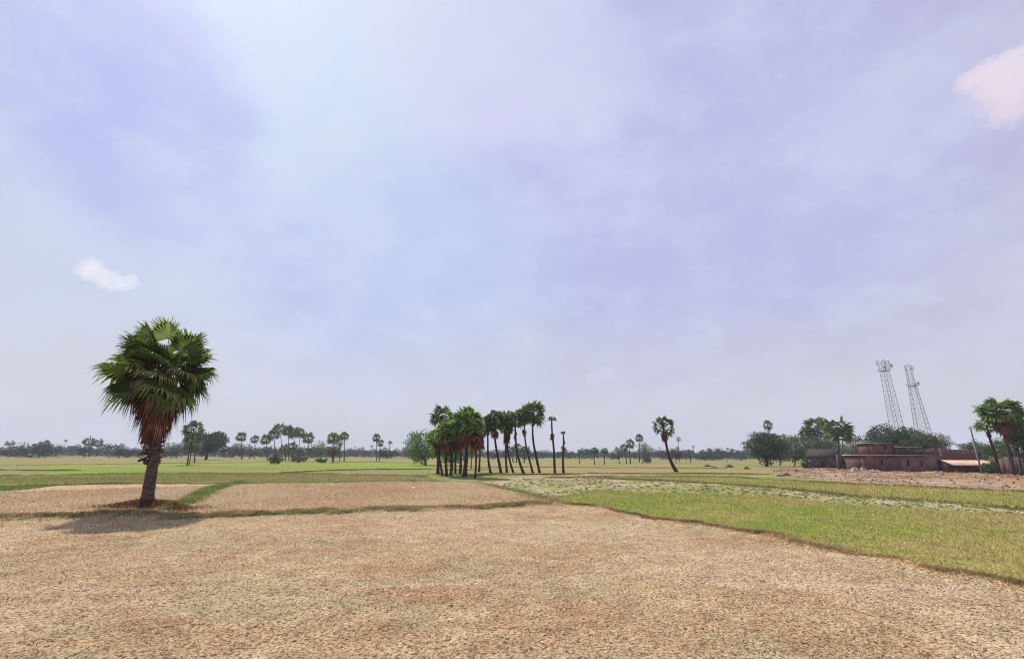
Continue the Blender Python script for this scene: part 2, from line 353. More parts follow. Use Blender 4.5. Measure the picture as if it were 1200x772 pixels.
M['thatch'] = mat_noise('old_thatch', [(.3, (.03, .02, .02)), (.7, (.085, .055, .05))], 6, .95, .8, .05, stretch=(3, 3, .5))
M['tin'] = mat_noise('rusty_tin', [(.32, (.50, .24, .14)), (.52, (.60, .40, .28)), (.68, (.62, .56, .52))], .7, .6, .2, .02, stretch=(1, 1, 1))
M['steel'] = mat_noise('galvanised_steel', [(.3, (.24, .23, .24)), (.7, (.38, .37, .38))], 2, .5, .1)
M['antenna'] = mat_noise('antenna_shell', [(.3, (.3, .3, .31)), (.7, (.45, .45, .46))], 2, .6, .1)
M['rubble'] = mat_noise('brick_rubble', [(.35, (.14, .07, .05)), (.5, (.32, .16, .12)), (.65, (.50, .40, .35))], 2.2, .95, .8, .06)
M['rubble_pale'] = mat_noise('pale_rubble', [(.35, (.25, .17, .14)), (.65, (.50, .42, .38))], 2.2, .95, .8, .06)
M['earth'] = mat_noise('dug_earth', [(.35, (.14, .075, .045)), (.65, (.26, .15, .09))], 2.2, .95, .8, .06)
M['white'] = mat_noise('white_plastic', [(.3, (.72, .72, .70)), (.7, (.82, .82, .8))], 3, .5, .1)
M['pole'] = mat_noise('cement_pole', [(.3, (.22, .2, .2)), (.7, (.34, .31, .31))], 3, .9, .2)

# ------------------------------------------------------------------ the ground, one sheet split at the field edges
def make_ground():
    r = [.05]
    while r[-1] < 5: r.append(r[-1] * 1.25)
    while r[-1] < 30: r.append(r[-1] * 1.0085)
    while r[-1] < 110: r.append(r[-1] * 1.013)
    while r[-1] < 1500: r.append(r[-1] * 1.03)
    r = np.array(r)
    fine = np.radians(np.arange(-56, 56.01, .2)); coarse = np.radians(np.arange(59, 301.5, 3.0))
    a = np.concatenate([fine, coarse]); na = len(a); nr = len(r)
    X = r[:, None] * np.sin(a)[None]; Y = r[:, None] * np.cos(a)[None]
    x = X.ravel(); y = Y.ravel(); z = height(x, y)
    col, zone = field_colour(x, y)
    V = np.stack([x, y, z], 1)
    i = np.arange(nr - 1)[:, None]; j = np.arange(na)[None]; j2 = (j + 1) % na
    Q = np.stack([i * na + j, i * na + j2, (i + 1) * na + j2, (i + 1) * na + j], -1).reshape(-1, 4)[:, ::-1]
    cz = V[Q].mean(1); _, fz = field_colour(cz[:, 0], cz[:, 1])
    info = {0: ('ground', 'open farmland of mixed dry and green patches'), 1: ('field_of_dry_stubble', 'raised pinkish brown stubble plots behind the low bank'),
            2: ('green_field', 'green and yellowish grass fields'), 3: ('dirt_ground', 'bare reddish earth before the brick walls'),
            4: ('ground_with_tufts', 'pale dry soil dotted with green tufts'), 5: ('path', 'pale dirt path across the fields'),
            6: ('dry_field', 'large pinkish tan stubble field in the foreground')}
    for k, (nm, lb) in info.items():
        q = Q[fz == k]; u, inv = np.unique(q, return_inverse=True)
        o = mesh_np(nm, V[u], None, inv.reshape(-1, 4), M['ground'], None, col[u], smooth=True)
        o['kind'] = 'structure'; o['label'] = lb
make_ground()

# ------------------------------------------------------------------ grass and straw (uncountable)
def blades(name, x, y, az, lean, ln, wd, col, label, droop=.3, z0=None):
    n = len(x); z = height(x, y) if z0 is None else z0
    d = np.stack([np.cos(az), np.sin(az), np.zeros(n)], 1); sd = np.stack([-np.sin(az), np.cos(az), np.zeros(n)], 1)
    up = np.array([[0, 0, 1.]])
    b = np.stack([x, y, z - .01], 1)
    cl = np.cos(lean)[:, None]; sl = np.sin(lean)[:, None]; L = ln[:, None]; W = wd[:, None]
    mid = b + (d * sl + up * cl) * L * .55
    l2 = lean + droop * 1.6; tip = mid + (d * np.sin(l2)[:, None] + up * np.cos(l2)[:, None]) * L * .45
    tip[:, 2] = np.maximum(tip[:, 2], z + .01)
    V = np.stack([b - sd * W * .5, b + sd * W * .5, mid - sd * W * .42, mid + sd * W * .42, tip], 1).reshape(-1, 3)
    k = np.arange(n)[:, None] * 5
    o = mesh_np(name, V, k + np.array([[2, 3, 4]]), k + np.array([[0, 1, 3, 2]]), M['blades'], None, np.repeat(col, 5, 0))
    o['kind'] = 'stuff'; o['label'] = label
    return o
def sample_wedge(rs, n, r0, r1, p=1.0, amax=52):
    # radial density ~ 1/r^p per area
    u = rs.rand(n); e = 2 - p
    r = (r0 ** e + u * (r1 ** e - r0 ** e)) ** (1 / e)
    a = np.radians((rs.rand(n) * 2 - 1) * amax)
    return r * np.sin(a), r * np.cos(a), r
rs = RS(3)
# stubble straw of the foreground field
x, y, r = sample_wedge(rs, 480000, 6.0, 34, 1.35)
keep = inside(x, y, FORE) & (vn(x * 13, y * 13) * .6 + fbm(x * 2.2, y * 2.2, 3, 31) * .4 + rs.rand(len(x)) * .10 > .56); x, y, r = x[keep], y[keep], r[keep]
fx = fbm(x * 6, y * 6, 2, 32)
# gather into small tufts
x = x + (vn(x * 5, y * 5) - .5) * .12; y = y + (vn(x * 5 + 40, y * 5 + 3) - .5) * .12
n = len(x); sc = (r / 12) ** .45
c, _ = field_colour(x, y)
c = c * (.8 + .6 * rs.rand(n))[:, None] * 1.2 + (rs.rand(n) < .15)[:, None] * np.array([[.12, .11, .08]])
dk = rs.rand(n) < .10; c[dk] = c[dk] * .22
blades('straw_stubble', x, y, rs.rand(n) * 6.283, .55 + rs.rand(n) * .95, (.035 + .075 * rs.rand(n) ** 1.5) * sc, (.008 + .009 * rs.rand(n)) * sc, np.clip(c, .02, .75), 'short straw stubble strewn over the foreground field', .25)
# stubble of the raised plots
x, y, r = sample_wedge(rs, 330000, 19, 50, .5, 54)
keep = (inside(x, y, PLOT1) | inside(x, y, PLOT2)); x, y, r = x[keep], y[keep], r[keep]; n = len(x); sc = (r / 14) ** .6
c, _ = field_colour(x, y); c = c * (.65 + .7 * rs.rand(n))[:, None] * 1.1
blades('plot_stubble', x, y, rs.rand(n) * 6.283, .3 + rs.rand(n) * .9, (.05 + .09 * rs.rand(n)) * sc, (.011 + .012 * rs.rand(n)) * sc, np.clip(c, .02, .7), 'dry reddish stubble standing on the raised plots', .3)
# green field grass
x, y, r = sample_wedge(rs, 480000, 9, 85, 1.1, 56)
s = sdf(x, y, GRIGHT); gb = inside(x, y, GBAND) | inside(x, y, GLEFT) | inside(x, y, GBRIGHT)
keep = ((s > -.1) | (gb & (rs.rand(len(x)) < .8))) & (fbm(x * 1.7, y * 1.7, 3, 33) + rs.rand(len(x)) * .4 > .52); x, y, r = x[keep], y[keep], r[keep]; n = len(x); sc = (r / 16) ** .6
c, _ = field_colour(x, y); c = c * (.7 + .75 * rs.rand(n))[:, None] * np.array([[1.05, 1, 1.05]])
yl = rs.rand(n) < .18 + .2 * fbm(x * .3, y * .3, 3, 61); c[yl] = np.array([.40, .33, .15]) * (.7 + .5 * rs.rand(yl.sum()))[:, None]
blades('green_grass', x, y, rs.rand(n) * 6.283, .15 + rs.rand(n) * .8, (.06 + .10 * rs.rand(n)) * sc, (.009 + .010 * rs.rand(n)) * sc, np.clip(c, .01, .6), 'short green grass covering the wet fields', .35)
# taller growth on the banks
def along(P, n, wid, rs, dens=None):
    seg = np.linalg.norm(np.diff(P, axis=0), axis=1); cs = np.concatenate([[0], np.cumsum(seg)])
    t = rs.rand(n) * cs[-1]; i = np.clip(np.searchsorted(cs, t) - 1, 0, len(seg) - 1); f = (t - cs[i]) / seg[i]
    p = P[i] * (1 - f[:, None]) + P[i + 1] * f[:, None]
    return p[:, 0] + rs.randn(n) * wid, p[:, 1] + rs.randn(n) * wid
def bank(name, P, n, wid, cols, hmin, hmax, label, thr=.4, seed=0, w=.014):
    rs = RS(50 + seed); x, y = along(P, n, wid, rs)
    if seed < 4: x = x - (fbm(x * .9, y * .9, 3, 81) - .5) * .9 - (fbm(x * .2, y * .2, 2, 83) - .5) * .8; y = y - (fbm(x * .9, y * .9, 3, 82) - .5) * .9
    nn = fbm(x * .8, y * .8, 3, 40 + seed); keep = (nn + rs.rand(n) * .25 > thr) & (np.hypot(x, y) > 5); x, y, nn = x[keep], y[keep], nn[keep]; n = len(x)
    k = np.clip(sst(nn + (rs.rand(n) - .5) * .3, .4, .65), 0, 1)
    c = col2(cols[0], cols[1], k) * (.55 + .8 * rs.rand(n))[:, None]
    sc = np.maximum(np.hypot(x, y) / 24, .6) ** .5
    return blades(name, x, y, rs.rand(n) * 6.283, .1 + rs.rand(n) * .8, (hmin + (hmax - hmin) * rs.rand(n)) * (.6 + .8 * nn), (w * (.7 + .6 * rs.rand(n))) * sc, np.clip(c, .01, .6), label, .4)
bank('dry_bank_grass', B1 + np.array([0, .12]), 36000, .2, ((.48, .29, .15), (.52, .38, .20)), .05, .17, 'dry rust coloured grass along the near edge of the raised plots', .42, 1)
bank('green_bank_grass', B1 + np.array([0, -.32]), 26000, .13, ((.24, .30, .075), (.36, .36, .14)), .04, .13, 'green grass at the foot of the low bank', .52, 2)
bank('bank_grass', B2, 34000, .11, ((.46, .33, .15), (.30, .25, .09)), .05, .15, 'yellow brown grass on the bank beside the green field', .4, 3)
bank('weeds', STRIP, 14000, .30, ((.18, .25, .05), (.30, .30, .09)), .08, .24, 'green weeds on the strip between the two raised plots', .36, 4, .02)
bank('plot_edge_grass', line((-200, 573), (0, 571), (40, 570), (300, 567.3), (560, 566)), 22000, .35, ((.14, .19, .045), (.22, .25, .07)), .10, .26, 'dark green grass line behind the raised plots', .4, 5, .03)
bank('weed_patch', line((-150, 577), (0, 573.5), (45, 570)), 9000, 1.0, ((.17, .24, .05), (.27, .28, .08)), .10, .26, 'green weeds left of the raised plot', .36, 6, .03)
for k, (P, l) in enumerate([(RIMS[0], 'dark grass rim in front of the left green field'), (RIMS[1], 'dark grass rim behind the left green field'), (RIMS[2], 'grass rim across the left green field'), (RIMS[3], 'grass rim behind the green strip on the right'), (RIMS[4], 'grass rim before the green strip on the right'), (RIMS[5], 'dry grass rim of the olive field at the grove'), (RIMS[6], 'grass rim crossing the olive field'), (RIMS[8], 'grass rim at the far left')]):
    bank('rim_grass', P, 9000, .4, ((.18, .20, .055), (.30, .24, .10)), .08, .28, l, .5, 7 + k, .035)
bank('corner_grass', line((560, 567), (600, 574), (640, 586), (655, 590)), 15000, .55, ((.36, .30, .12), (.22, .27, .07)), .06, .2, 'mixed grass at the corner of the raised plot', .4, 12, .02)
# tufts on the pale soil strip
rs = RS(77); x, y = [], []
bb = CLUMP.min(0), CLUMP.max(0)
px = rs.rand(9000) * 110 - 5; py = rs.rand(9000) * (70 - 20) + 18
k = inside(px, py, CLUMP) & (fbm(px * .3, py * .3, 3, 51) > .40); px, py = px[k][:1900], py[k][:1900]
tx = np.repeat(px, 42); ty = np.repeat(py, 42); n = len(tx); rad = np.repeat(.06 + .15 * rs.rand(len(px)), 42); hh = np.repeat(.05 + .12 * rs.rand(len(px)), 42)
an = rs.rand(n) * 6.283; rr = np.sqrt(rs.rand(n)) * rad; base = col2((.25, .29, .07), (.46, .40, .22), rs.rand(len(px)) ** 1.3)
blades('grass_tufts', tx + rr * np.cos(an), ty + rr * np.sin(an), an, rs.rand(n) * .9, hh * (.6 + .5 * rs.rand(n)), .03 + .02 * rs.rand(n), np.clip(np.repeat(base, 42, 0) * (.6 + .7 * rs.rand(n))[:, None], .01, .5), 'green and straw tufts scattered on the pale soil strip', .4)
rs = RS(80); px = rs.rand(16000) * 110 - 5; py = rs.rand(16000) * 50 + 18
k = inside(px, py, CLUMP) & (fbm(px * .25, py * .25, 3, 52) + .12 * rs.rand(16000) > .56); px, py = px[k][:2200], py[k][:2200]; n = len(px)
oc = np.array([(1, 0, 0), (0, 1, 0), (-1, 0, 0), (0, -1, 0), (.6, .6, .5), (-.6, .6, .55), (-.6, -.6, .5), (.6, -.6, .45), (0, 0, .8)]); sz = .03 + .11 * rs.rand(n) ** 2.2
V = oc[None] * sz[:, None, None] * (.7 + .6 * rs.rand(n, 9, 1)); V += np.stack([px, py, height(px, py) - .01], 1)[:, None]
tr = np.array([(0, 1, 4), (1, 2, 5), (2, 3, 6), (3, 0, 7), (0, 4, 7), (1, 5, 4), (2, 6, 5), (3, 7, 6), (4, 5, 8), (5, 6, 8), (6, 7, 8), (7, 4, 8)])
M['clods'] = mat_blades('soil_clods', 0.)
o = mesh_np('soil_clods', V.reshape(-1, 3), (np.arange(n)[:, None, None] * 9 + tr[None]).reshape(-1, 3), None, M['clods'], None, np.repeat(col2((.50, .42, .29), (.36, .29, .17), rs.rand(n)), 9, 0)); o['kind'] = 'stuff'; o['label'] = 'pale dry clods of earth on the soil strip'
# dry clutter on the mound below the near palm
rs = RS(78); n = 9000; x = HERO[0] + rs.randn(n) * 1.3 + .2; y = HERO[1] - .1 + rs.randn(n) * .5
blades('dry_leaf_litter', x, y, rs.rand(n) * 6.283, .3 + rs.rand(n) * 1.1, .08 + .2 * rs.rand(n), .02 + .015 * rs.rand(n), np.array([[.24, .10, .05]]) * (.45 + .9 * rs.rand(n))[:, None], 'reddish dry palm litter on the mound around the near palm', .3)

# ------------------------------------------------------------------ palms
class Fan:
    def __init__(s): s.V = []; s.T = []; s.n = 0
    def tri(s, vs, fs):
        s.V.append(np.array(vs)); s.T.append(np.array(fs) + s.n); s.n += len(vs)
def unit(v): return v / (np.linalg.norm(v) + 1e-9)
def fan_leaf(F, rs, org, d, Lp, R, spread, nl, fold, droop, pw=.05, tipsplit=.5, curl=.25, roll=0.):
    """a petiole and a pleated half-split fan of nl leaflets"""
    d = unit(d); s = unit(np.cross(d, [0, 0, 1.]) + rs.randn(3) * .12); nrm = unit(np.cross(s, d))
    if nrm[2] < 0: nrm = -nrm; s = -s
    if roll:
        q = roll * (rs.rand() * 2 - 1); s, nrm = s * math.cos(q) + nrm * math.sin(q), nrm * math.cos(q) - s * math.sin(q)
    sag = np.array([0, 0, -1.])
    hub = org + d * Lp + sag * Lp * .08
    F.tri([org - s * pw, org + s * pw, hub + s * pw * .5, hub - s * pw * .5, org + nrm * pw, hub + nrm * pw * .5],
          [(0, 1, 2), (0, 2, 3), (1, 4, 5), (1, 5, 2), (4, 0, 3), (4, 3, 5)])
    V = [hub]; T = []
    da = 2 * spread / nl
    for k in range(nl + 1):       # webbed inner ring
        a = -spread + da * k; rr = R * tipsplit * (1 - .12 * abs(a) / max(spread, .1))
        pl = nrm * R * (.03 if k % 2 else -.03)
        p = hub + (d * math.cos(a) + s * math.sin(a)) * rr - nrm * fold * rr * abs(math.sin(a)) + pl + sag * droop * rr * .25
        V.append(p)
    for k in range(nl):
        T.append((0, k + 1, k + 2))
        a = -spread + da * (k + .5) + rs.randn() * da * .25; rl = R * (1 - .25 * (abs(a) / max(spread, .1)) ** 2) * (.85 + .25 * rs.rand())
        dr = (d * math.cos(a) + s * math.sin(a))
        m = hub + dr * rl * .78 - nrm * fold * rl * .75 * abs(math.sin(a)) + sag * droop * rl * .42
        wv = unit(np.cross(dr, nrm)) * R * da * .20
        tip = hub + dr * rl * (1 - curl * .3) - nrm * fold * rl * abs(math.sin(a)) + sag * droop * rl * (.9 + .3 * rs.rand()) + rs.randn(3) * R * .03
        i = len(V); V += [m - wv, m + wv, tip]
        T += [(k + 1, k + 2, i + 1), (k + 1, i + 1, i), (i, i + 1, i + 2)] if np.dot(np.cross(V[k + 2] - V[k + 1], m - V[k + 1]), nrm) else [(k + 1, k + 2, i + 1)]
    F.tri(V, T)
def build_fan(F, name, mat, parent):
    return mesh_np(name, np.vstack(F.V), np.vstack(F.T), None, mat, parent)
def trunk_mesh(rs, path, r0, r1, parent, n=10, bulge=1.3, knob=True, name='trunk'):
    P = np.array(path); m = MB(); k = max(8, int(len(P)))
    t = np.linspace(0, 1, 26 if n > 8 else 14)
    pts = np.stack([np.interp(t, np.linspace(0, 1, len(P)), P[:, i]) for i in range(3)], 1)
    # smooth
    for _ in range(2): pts[1:-1] = (pts[:-2] + pts[2:] + 2 * pts[1:-1]) / 4
    rad = r0 + (r1 - r0) * t; rad = rad * (1 + (bulge - 1) * np.exp(-t * len(t) * .45)) * (1 + .05 * rs.randn(len(t)))
    m.tube(pts, rad, n)
    return m.build(name, M['trunk'], parent, smooth=True)
def palm(name, label, group, base, top, R, vs=1.0, nl=26, leaf=10, bend=0., el=(-48, 88), skirts=(), mat='palm', r0=.22, seed=0, Lp=.55, dmat='dead', bendx=None, off=.35):
    """base: ground point; top: the crown's centre; R: crown radius"""
    rs = RS(seed + 100); base = np.array([base[0], base[1], hz(base) - .08]); top = np.array(top, float)
    root = empty(name, base, label, 'palm tree', group)
    loc = top - base; H = loc[2]
    path = []
    for t in np.linspace(0, 1, 7):
        p = loc * t; p[0] = loc[0] * t ** (1 + bend) if bend >= 0 else loc[0] * (1 - (1 - t) ** (1 - bend)); p[0] += .012 * H * math.sin(t * 7 + seed); path.append(p)
    trunk_mesh(rs, path, r0, r0 * .62, root, 8)
    F = Fan(); ctr = loc.copy(); nl = int(nl * 1.35)
    for k in range(nl):
        e = math.asin(math.sin(math.radians(el[0])) + (math.sin(math.radians(el[1])) - math.sin(math.radians(el[0]))) * (k + .5) / nl); a = k * 2.39996 + rs.rand() * .7
        d = np.array([math.cos(a) * math.cos(e), math.sin(a) * math.cos(e), math.sin(e) * vs])
        L = R * (.85 + .25 * rs.rand())
        fan_leaf(F, rs, ctr + np.array([0, 0, -.1 * R]) + d * .05, d, L * Lp, L * (1 - Lp) * 1.15, math.radians(115), leaf, .25, .15 if e > 0 else .3, roll=.5, pw=.03 + .006 * R)
    build_fan(F, 'crown', M[mat], root)
    if skirts:
        for (dz, h, w, cnt) in skirts:            # brown leaves hanging round the trunk
            F = Fan()
            for k in range(cnt):
                a = rs.rand() * 6.283; t = rs.rand(); z0 = loc[2] - dz - h * .5 * t
                tt = np.clip(z0 / H, 0, 1); cx = np.interp(tt, np.linspace(0, 1, 7), [p[0] for p in path]); cy = loc[1] * tt
                ww = w * (1 - .45 * t)
                d = np.array([math.cos(a) * ww * .75, math.sin(a) * ww * .75, -h * .16 * (.5 + rs.rand())])
                fan_leaf(F, rs, np.array([cx, cy, z0]), d, np.linalg.norm(d) * .45, min(h * .26, w * .9) * (.7 + .5 * rs.rand()), math.radians(70), 6, .5, .8, pw=.03)
            build_fan(F, 'dead_leaf_skirt', M[dmat], root)
    return root
GR_ = 'row of bare trunked palms in the central grove'; GC = 'palmyra palms of the central grove'
def palm_px(bx, bv, cx, tv, w, h, label, group=None, **kw):
    """place a palm from its foot and its crown in the photo"""
    b = G(bx, bv); u = mpp(b[1], b[0]); R = w * u / 2 * (1.25 if group in (GC, GR_) or 'hut' in (group or '') else 1.1); vs = min(max(h / w, .35), 1.6)
    top = at_depth(cx, tv + h * .52, b[1])
    kw.setdefault('seed', int(bx * 7 + tv)); kw.setdefault('r0', max(.13, min(.22, R * .10)))
    sk = kw.pop('sk', ())
    S = []
    if group == GC: sk = tuple((v0, v1 + 5, ww * 1.45, int(cnt * 1.4)) for v0, v1, ww, cnt in sk)
    for (v0, v1, ww, cnt) in sk:
        z0 = at_depth(cx, v0, b[1])[2]; z1 = at_depth(cx, v1, b[1])[2]
        S.append((top[2] - z0, (z0 - z1) * 1.15, ww * u / 2, cnt))
    return palm('palmyra_palm', label, group, b, top, R, vs, skirts=S, **kw)

# the near palm on the left
def hero():
    rs = RS(11); base = np.array([HERO[0], HERO[1], hz(HERO) - .12]); root = empty('palmyra_palm', base, 'large near palmyra palm with a rust brown skirt of dead leaves, alone on a mound', 'palm tree')
    top = at_depth(193, 430, HERO[1]) - base
    m = MB(); n = 18; K = 60; pts = []; rads = []
    for i in range(K):
        t = i / (K - 1); z = top[2] * t
        pts.append(np.array([top[0] * (t ** 1.1) + .05 * math.sin(t * 5), 0, z]))
        rads.append((.25 + .03 * t) * (1 + .34 * math.exp(-t * 14)) * (1 + .012 * math.sin(i * 2.1) + .008 * rs.randn()))
    V = []; 
    for i in range(K):
        for k in range(n):
            a = 2 * math.pi * k / n; rr = rads[i] * (1 + .09 * rs.randn() * .6 + .05 * math.sin(3 * a + i * .3)); V.append(pts[i] + rr * np.array([math.cos(a), math.sin(a), 0]))
    m.add(V, [(i * n + k, i * n + (k + 1) % n, (i + 1) * n + (k + 1) % n, (i + 1) * n + k) for i in range(K - 1) for k in range(n)])
    m.build('trunk', M['trunk_near'], root, smooth=True)
    # old leaf bases sticking out below the skirt
    m = MB()
    for i in range(46):
        z = top[2] * (.27 + .17 * rs.rand()); a = rs.rand() * 6.283; f = z / top[2]; c = np.array([top[0] * f ** 1.1, 0, z])
        d = np.array([math.cos(a), math.sin(a), 0]); L = .04 + .16 * rs.rand() * (f > .33)
        m.tube([c + d * .26, c + d * (.36 + L * .5) + [0, 0, L * .3], c + d * (.36 + L) + [0, 0, L * (.2 + .6 * rs.rand())]], [.07, .05, .03], 5)
    for z, a in ((2.55, 2.9), (2.2, 3.4), (3.15, 3.2)):
        f = z / top[2]; c = np.array([top[0] * f ** 1.1, 0, z]); d = np.array([math.cos(a), -.3, 0])
        m.tube([c + d * .3, c + d * .5 + [0, 0, .05], c + d * .66 + [0, 0, -.06]], [.09, .10, .05], 6)
    m.build('old_leaf_base', M['trunk_near'], root)
    F = Fan(); nl = 32
    for k in range(nl):
        u = (k + .5) / nl; e = math.asin(-.72 + 1.68 * u); a = k * 2.39996 + rs.randn() * .35
        d = np.array([math.cos(a) * math.cos(e), math.sin(a) * math.cos(e), math.sin(e) * 1.02 + .02])
        if e < -.12 and abs(math.cos(a)) < .62 and rs.rand() < .85: continue      # below, leaves hang mostly to the two sides
        Lp = 1.45 * (.85 + .35 * rs.rand()) * (1.0 if e > 0 else 1.12); R = 1.42 * (.88 + .25 * rs.rand())
        low = e < math.radians(12)
        Lp *= .95 + .1 * (e > .5)
        dd = unit(d); hubdir = dd
        # the petiole arches over: low leaves hang more
        o = top + np.array([0, 0, -.2 + .35 * u])
        fan_leaf(F, rs, o, dd, Lp, R, math.radians(122), 34, .28, .28 if low else .06, pw=.045, tipsplit=.6, roll=1.0)
    for k in range(15):            # younger inner leaves on short stalks
        a = k * 2.4 + 1.1; e = math.radians(5 + 60 * rs.rand()); d = np.array([math.cos(a) * math.cos(e), math.sin(a) * math.cos(e), math.sin(e)])
        fan_leaf(F, rs, top + [0, 0, -.15], d, .45 + .5 * rs.rand(), 1.1 + .3 * rs.rand(), math.radians(100), 30, .35, .1, pw=.045, tipsplit=.6, roll=.9)
    for sx, e, y_, k_ in [(-1, -8, .3, 1.), (-1, -22, -.4, 1.08), (-1, -36, .1, 1.1), (-1, -50, -.5, 1.0), (-1, -14, .9, 1.), (1, -6, -.3, 1.), (1, -20, .4, 1.), (1, -38, -.2, 1.05), (1, -52, .5, 1.)]:
        e = math.radians(e); d = np.array([sx * math.cos(e), y_ * math.cos(e), math.sin(e)])
        fan_leaf(F, rs, top + [0, 0, -.1], d, 1.5 * k_, 1.35 * k_, math.radians(115), 34, .35, .45, pw=.045, tipsplit=.55, roll=.8)
    build_fan(F, 'crown', M['palm_hero'], root)
    F = Fan()
    z_top = at_depth(190, 446, HERO[1])[2] - base[2]; z_bot = at_depth(186, 495, HERO[1])[2] - base[2]
    for k in range(200):
        t = rs.rand() ** .9; z = z_top + (z_bot + .5 - z_top) * t; f = z / top[2]; c = np.array([top[0] * f ** 1.1, 0, z]); a = rs.rand() * 6.283
        w = (1.2 - 1.0 * t ** 1.1) * (.35 + .65 * rs.rand())
        d = np.array([math.cos(a) * w, math.sin(a) * w, -.55 - .25 * rs.rand()])
        fan_leaf(F, rs, c + [0, 0, .35], d, np.linalg.norm(d) * .75, .75 + .35 * rs.rand(), math.radians(38), 10, .6, .95, pw=.035, tipsplit=.45)
    build_fan(F, 'dead_leaf_skirt', M['dead'], root)
    F = Fan()                       # flower and fruit stalks, half dead leaves inside the crown
    for k in range(26):
        a = rs.rand() * 6.283; e = math.radians(-30 + 60 * rs.rand()); d = np.array([math.cos(a) * math.cos(e), math.sin(a) * math.cos(e), math.sin(e)])
        fan_leaf(F, rs, top + [0, 0, -.2], d, .9 + .5 * rs.rand(), .55, math.radians(80), 9, .6, 1.1, pw=.05)
    build_fan(F, 'withered_leaves', M['dead_dark'], root)
hero()

# ------------------------------------------------------------------ broadleaf trees and shrubs
def leaf_cloud(rs, centres, radii, nper, size, flat=.8):
    out = []
    for c, r, k in zip(centres, radii, nper):
        p = rs.randn(k, 3); p /= np.linalg.norm(p, axis=1)[:, None]; p *= (rs.rand(k, 1) ** .45) * r; p[:, 2] *= flat
        out.append(p + c)
    P = np.vstack(out); n = len(P)
    a = rs.randn(n, 3); a /= np.linalg.norm(a, axis=1)[:, None]; b = np.cross(a, rs.randn(n, 3)); b /= np.linalg.norm(b, axis=1)[:, None]
    s = size * (.6 + .8 * rs.rand(n, 1))
    V = np.stack([P - a * s, P - b * s * .45 + a * s * .05, P + a * s, P + b * s * .45 + a * s * .05], 1).reshape(-1, 3)
    return V, np.arange(n * 4).reshape(-1, 4)
def tree(name, label, group, base, cx, z0, z1, W, mat, seed, leaves=3400, clumps=34, trunk_r=.2, gap=.19, cat='tree', flat=False, size=None):
    """crown from height z0 to z1, W wide, centred cx metres beside the foot"""
    rs = RS(seed + 900); b = np.array([base[0], base[1], hz(base) - .06]); root = empty(name, b, label, cat, group)
    H = z1; hc = (z1 - z0) / 2; cz = (z0 + z1) / 2
    cen = []; rad = []
    k = 0
    while len(cen) < clumps and k < 4000:
        k += 1; p = rs.randn(3); p /= np.linalg.norm(p); p *= (.3 + .58 * rs.rand())
        if flat: p[2] = abs(p[2]) * .9 - .1 if rs.rand() < .8 else p[2]
        q = np.array([p[0] * W / 2, p[1] * W / 2, p[2] * hc]); r = min(W, 2 * hc) * (.17 + .14 * rs.rand())
        if all(np.linalg.norm(q - np.array(c)) > (r + rr) * gap * 2 for c, rr in zip(cen, rad)): cen.append(q); rad.append(r)
    off = np.array([cx, 0, cz])
    cen = np.array(cen) + off; rad = np.array(rad)
    cen[:, 2] = np.minimum(cen[:, 2], z1 - rad * .7); cen[:, 2] = np.maximum(cen[:, 2], z0 + rad * .3)
    wt = rad ** 2; npr = np.maximum((leaves * wt / wt.sum()).astype(int), 20)
    V, Q = leaf_cloud(rs, cen, rad, npr, size or max(.16, W * .028))
    if z0 > .3:
        m = MB(); fork = np.array([cx * .5, 0, z0 + (z1 - z0) * .15])
        m.tube([(0, 0, 0), fork * .5 + [trunk_r * .4, 0, 0], fork], [trunk_r * 1.3, trunk_r, trunk_r * .8], 8)
        for c in cen[::2]:
            mid = fork * .5 + c * .5 + rs.randn(3) * trunk_r; m.tube([fork - [0, 0, .1], mid, c], [trunk_r * .5, trunk_r * .3, trunk_r * .1], 5)
        m.build('trunk', M['bark'], root, smooth=True)
    else:
        m = MB()
        for c in cen[::2]: m.tube([(c[0] * .2, c[1] * .2, -.05), c * .6, c], [.04, .03, .015], 4)
        m.build('stem', M['bark'], root)
    mesh_np('crown' if z0 > .3 else 'foliage', V, None, Q, M[mat], root)
    return root
def tree_px(bx, bv, cx, tv, w, bot, label, mat='leaf_dark', group=None, name='broadleaf_tree', cat='tree', **kw):
    b = G(bx, bv); u = mpp(b[1], b[0]); g = at_depth(bx, bv, b[1])
    c = at_depth(cx, tv, b[1]); z1 = c[2]; z0 = max(at_depth(cx, bot, b[1])[2], .0)
    kw.setdefault('seed', int(cx * 3 + tv)); kw.setdefault('trunk_r', max(.08, w * u * .025))
    return tree(name, label, group, b, c[0] - b[0], z0, z1 - hz(b), w * u, mat, **kw)
def bush_px(bx, bv, tv, w, label, mat='leaf_dark', group=None, **kw):
    b = G(bx, bv); u = mpp(b[1], b[0]); c = at_depth(bx, tv, b[1])
    kw.setdefault('leaves', 1700); kw.setdefault('clumps', 22); kw.setdefault('gap', .1); kw.setdefault('seed', int(bx * 3 + tv))
    return tree('shrub', label, group, b, 0, 0, c[2], w * u, mat, cat='shrub', **kw)

GC = 'palmyra palms of the central grove'
def P(*a, **k): return palm_px(*a, **k)
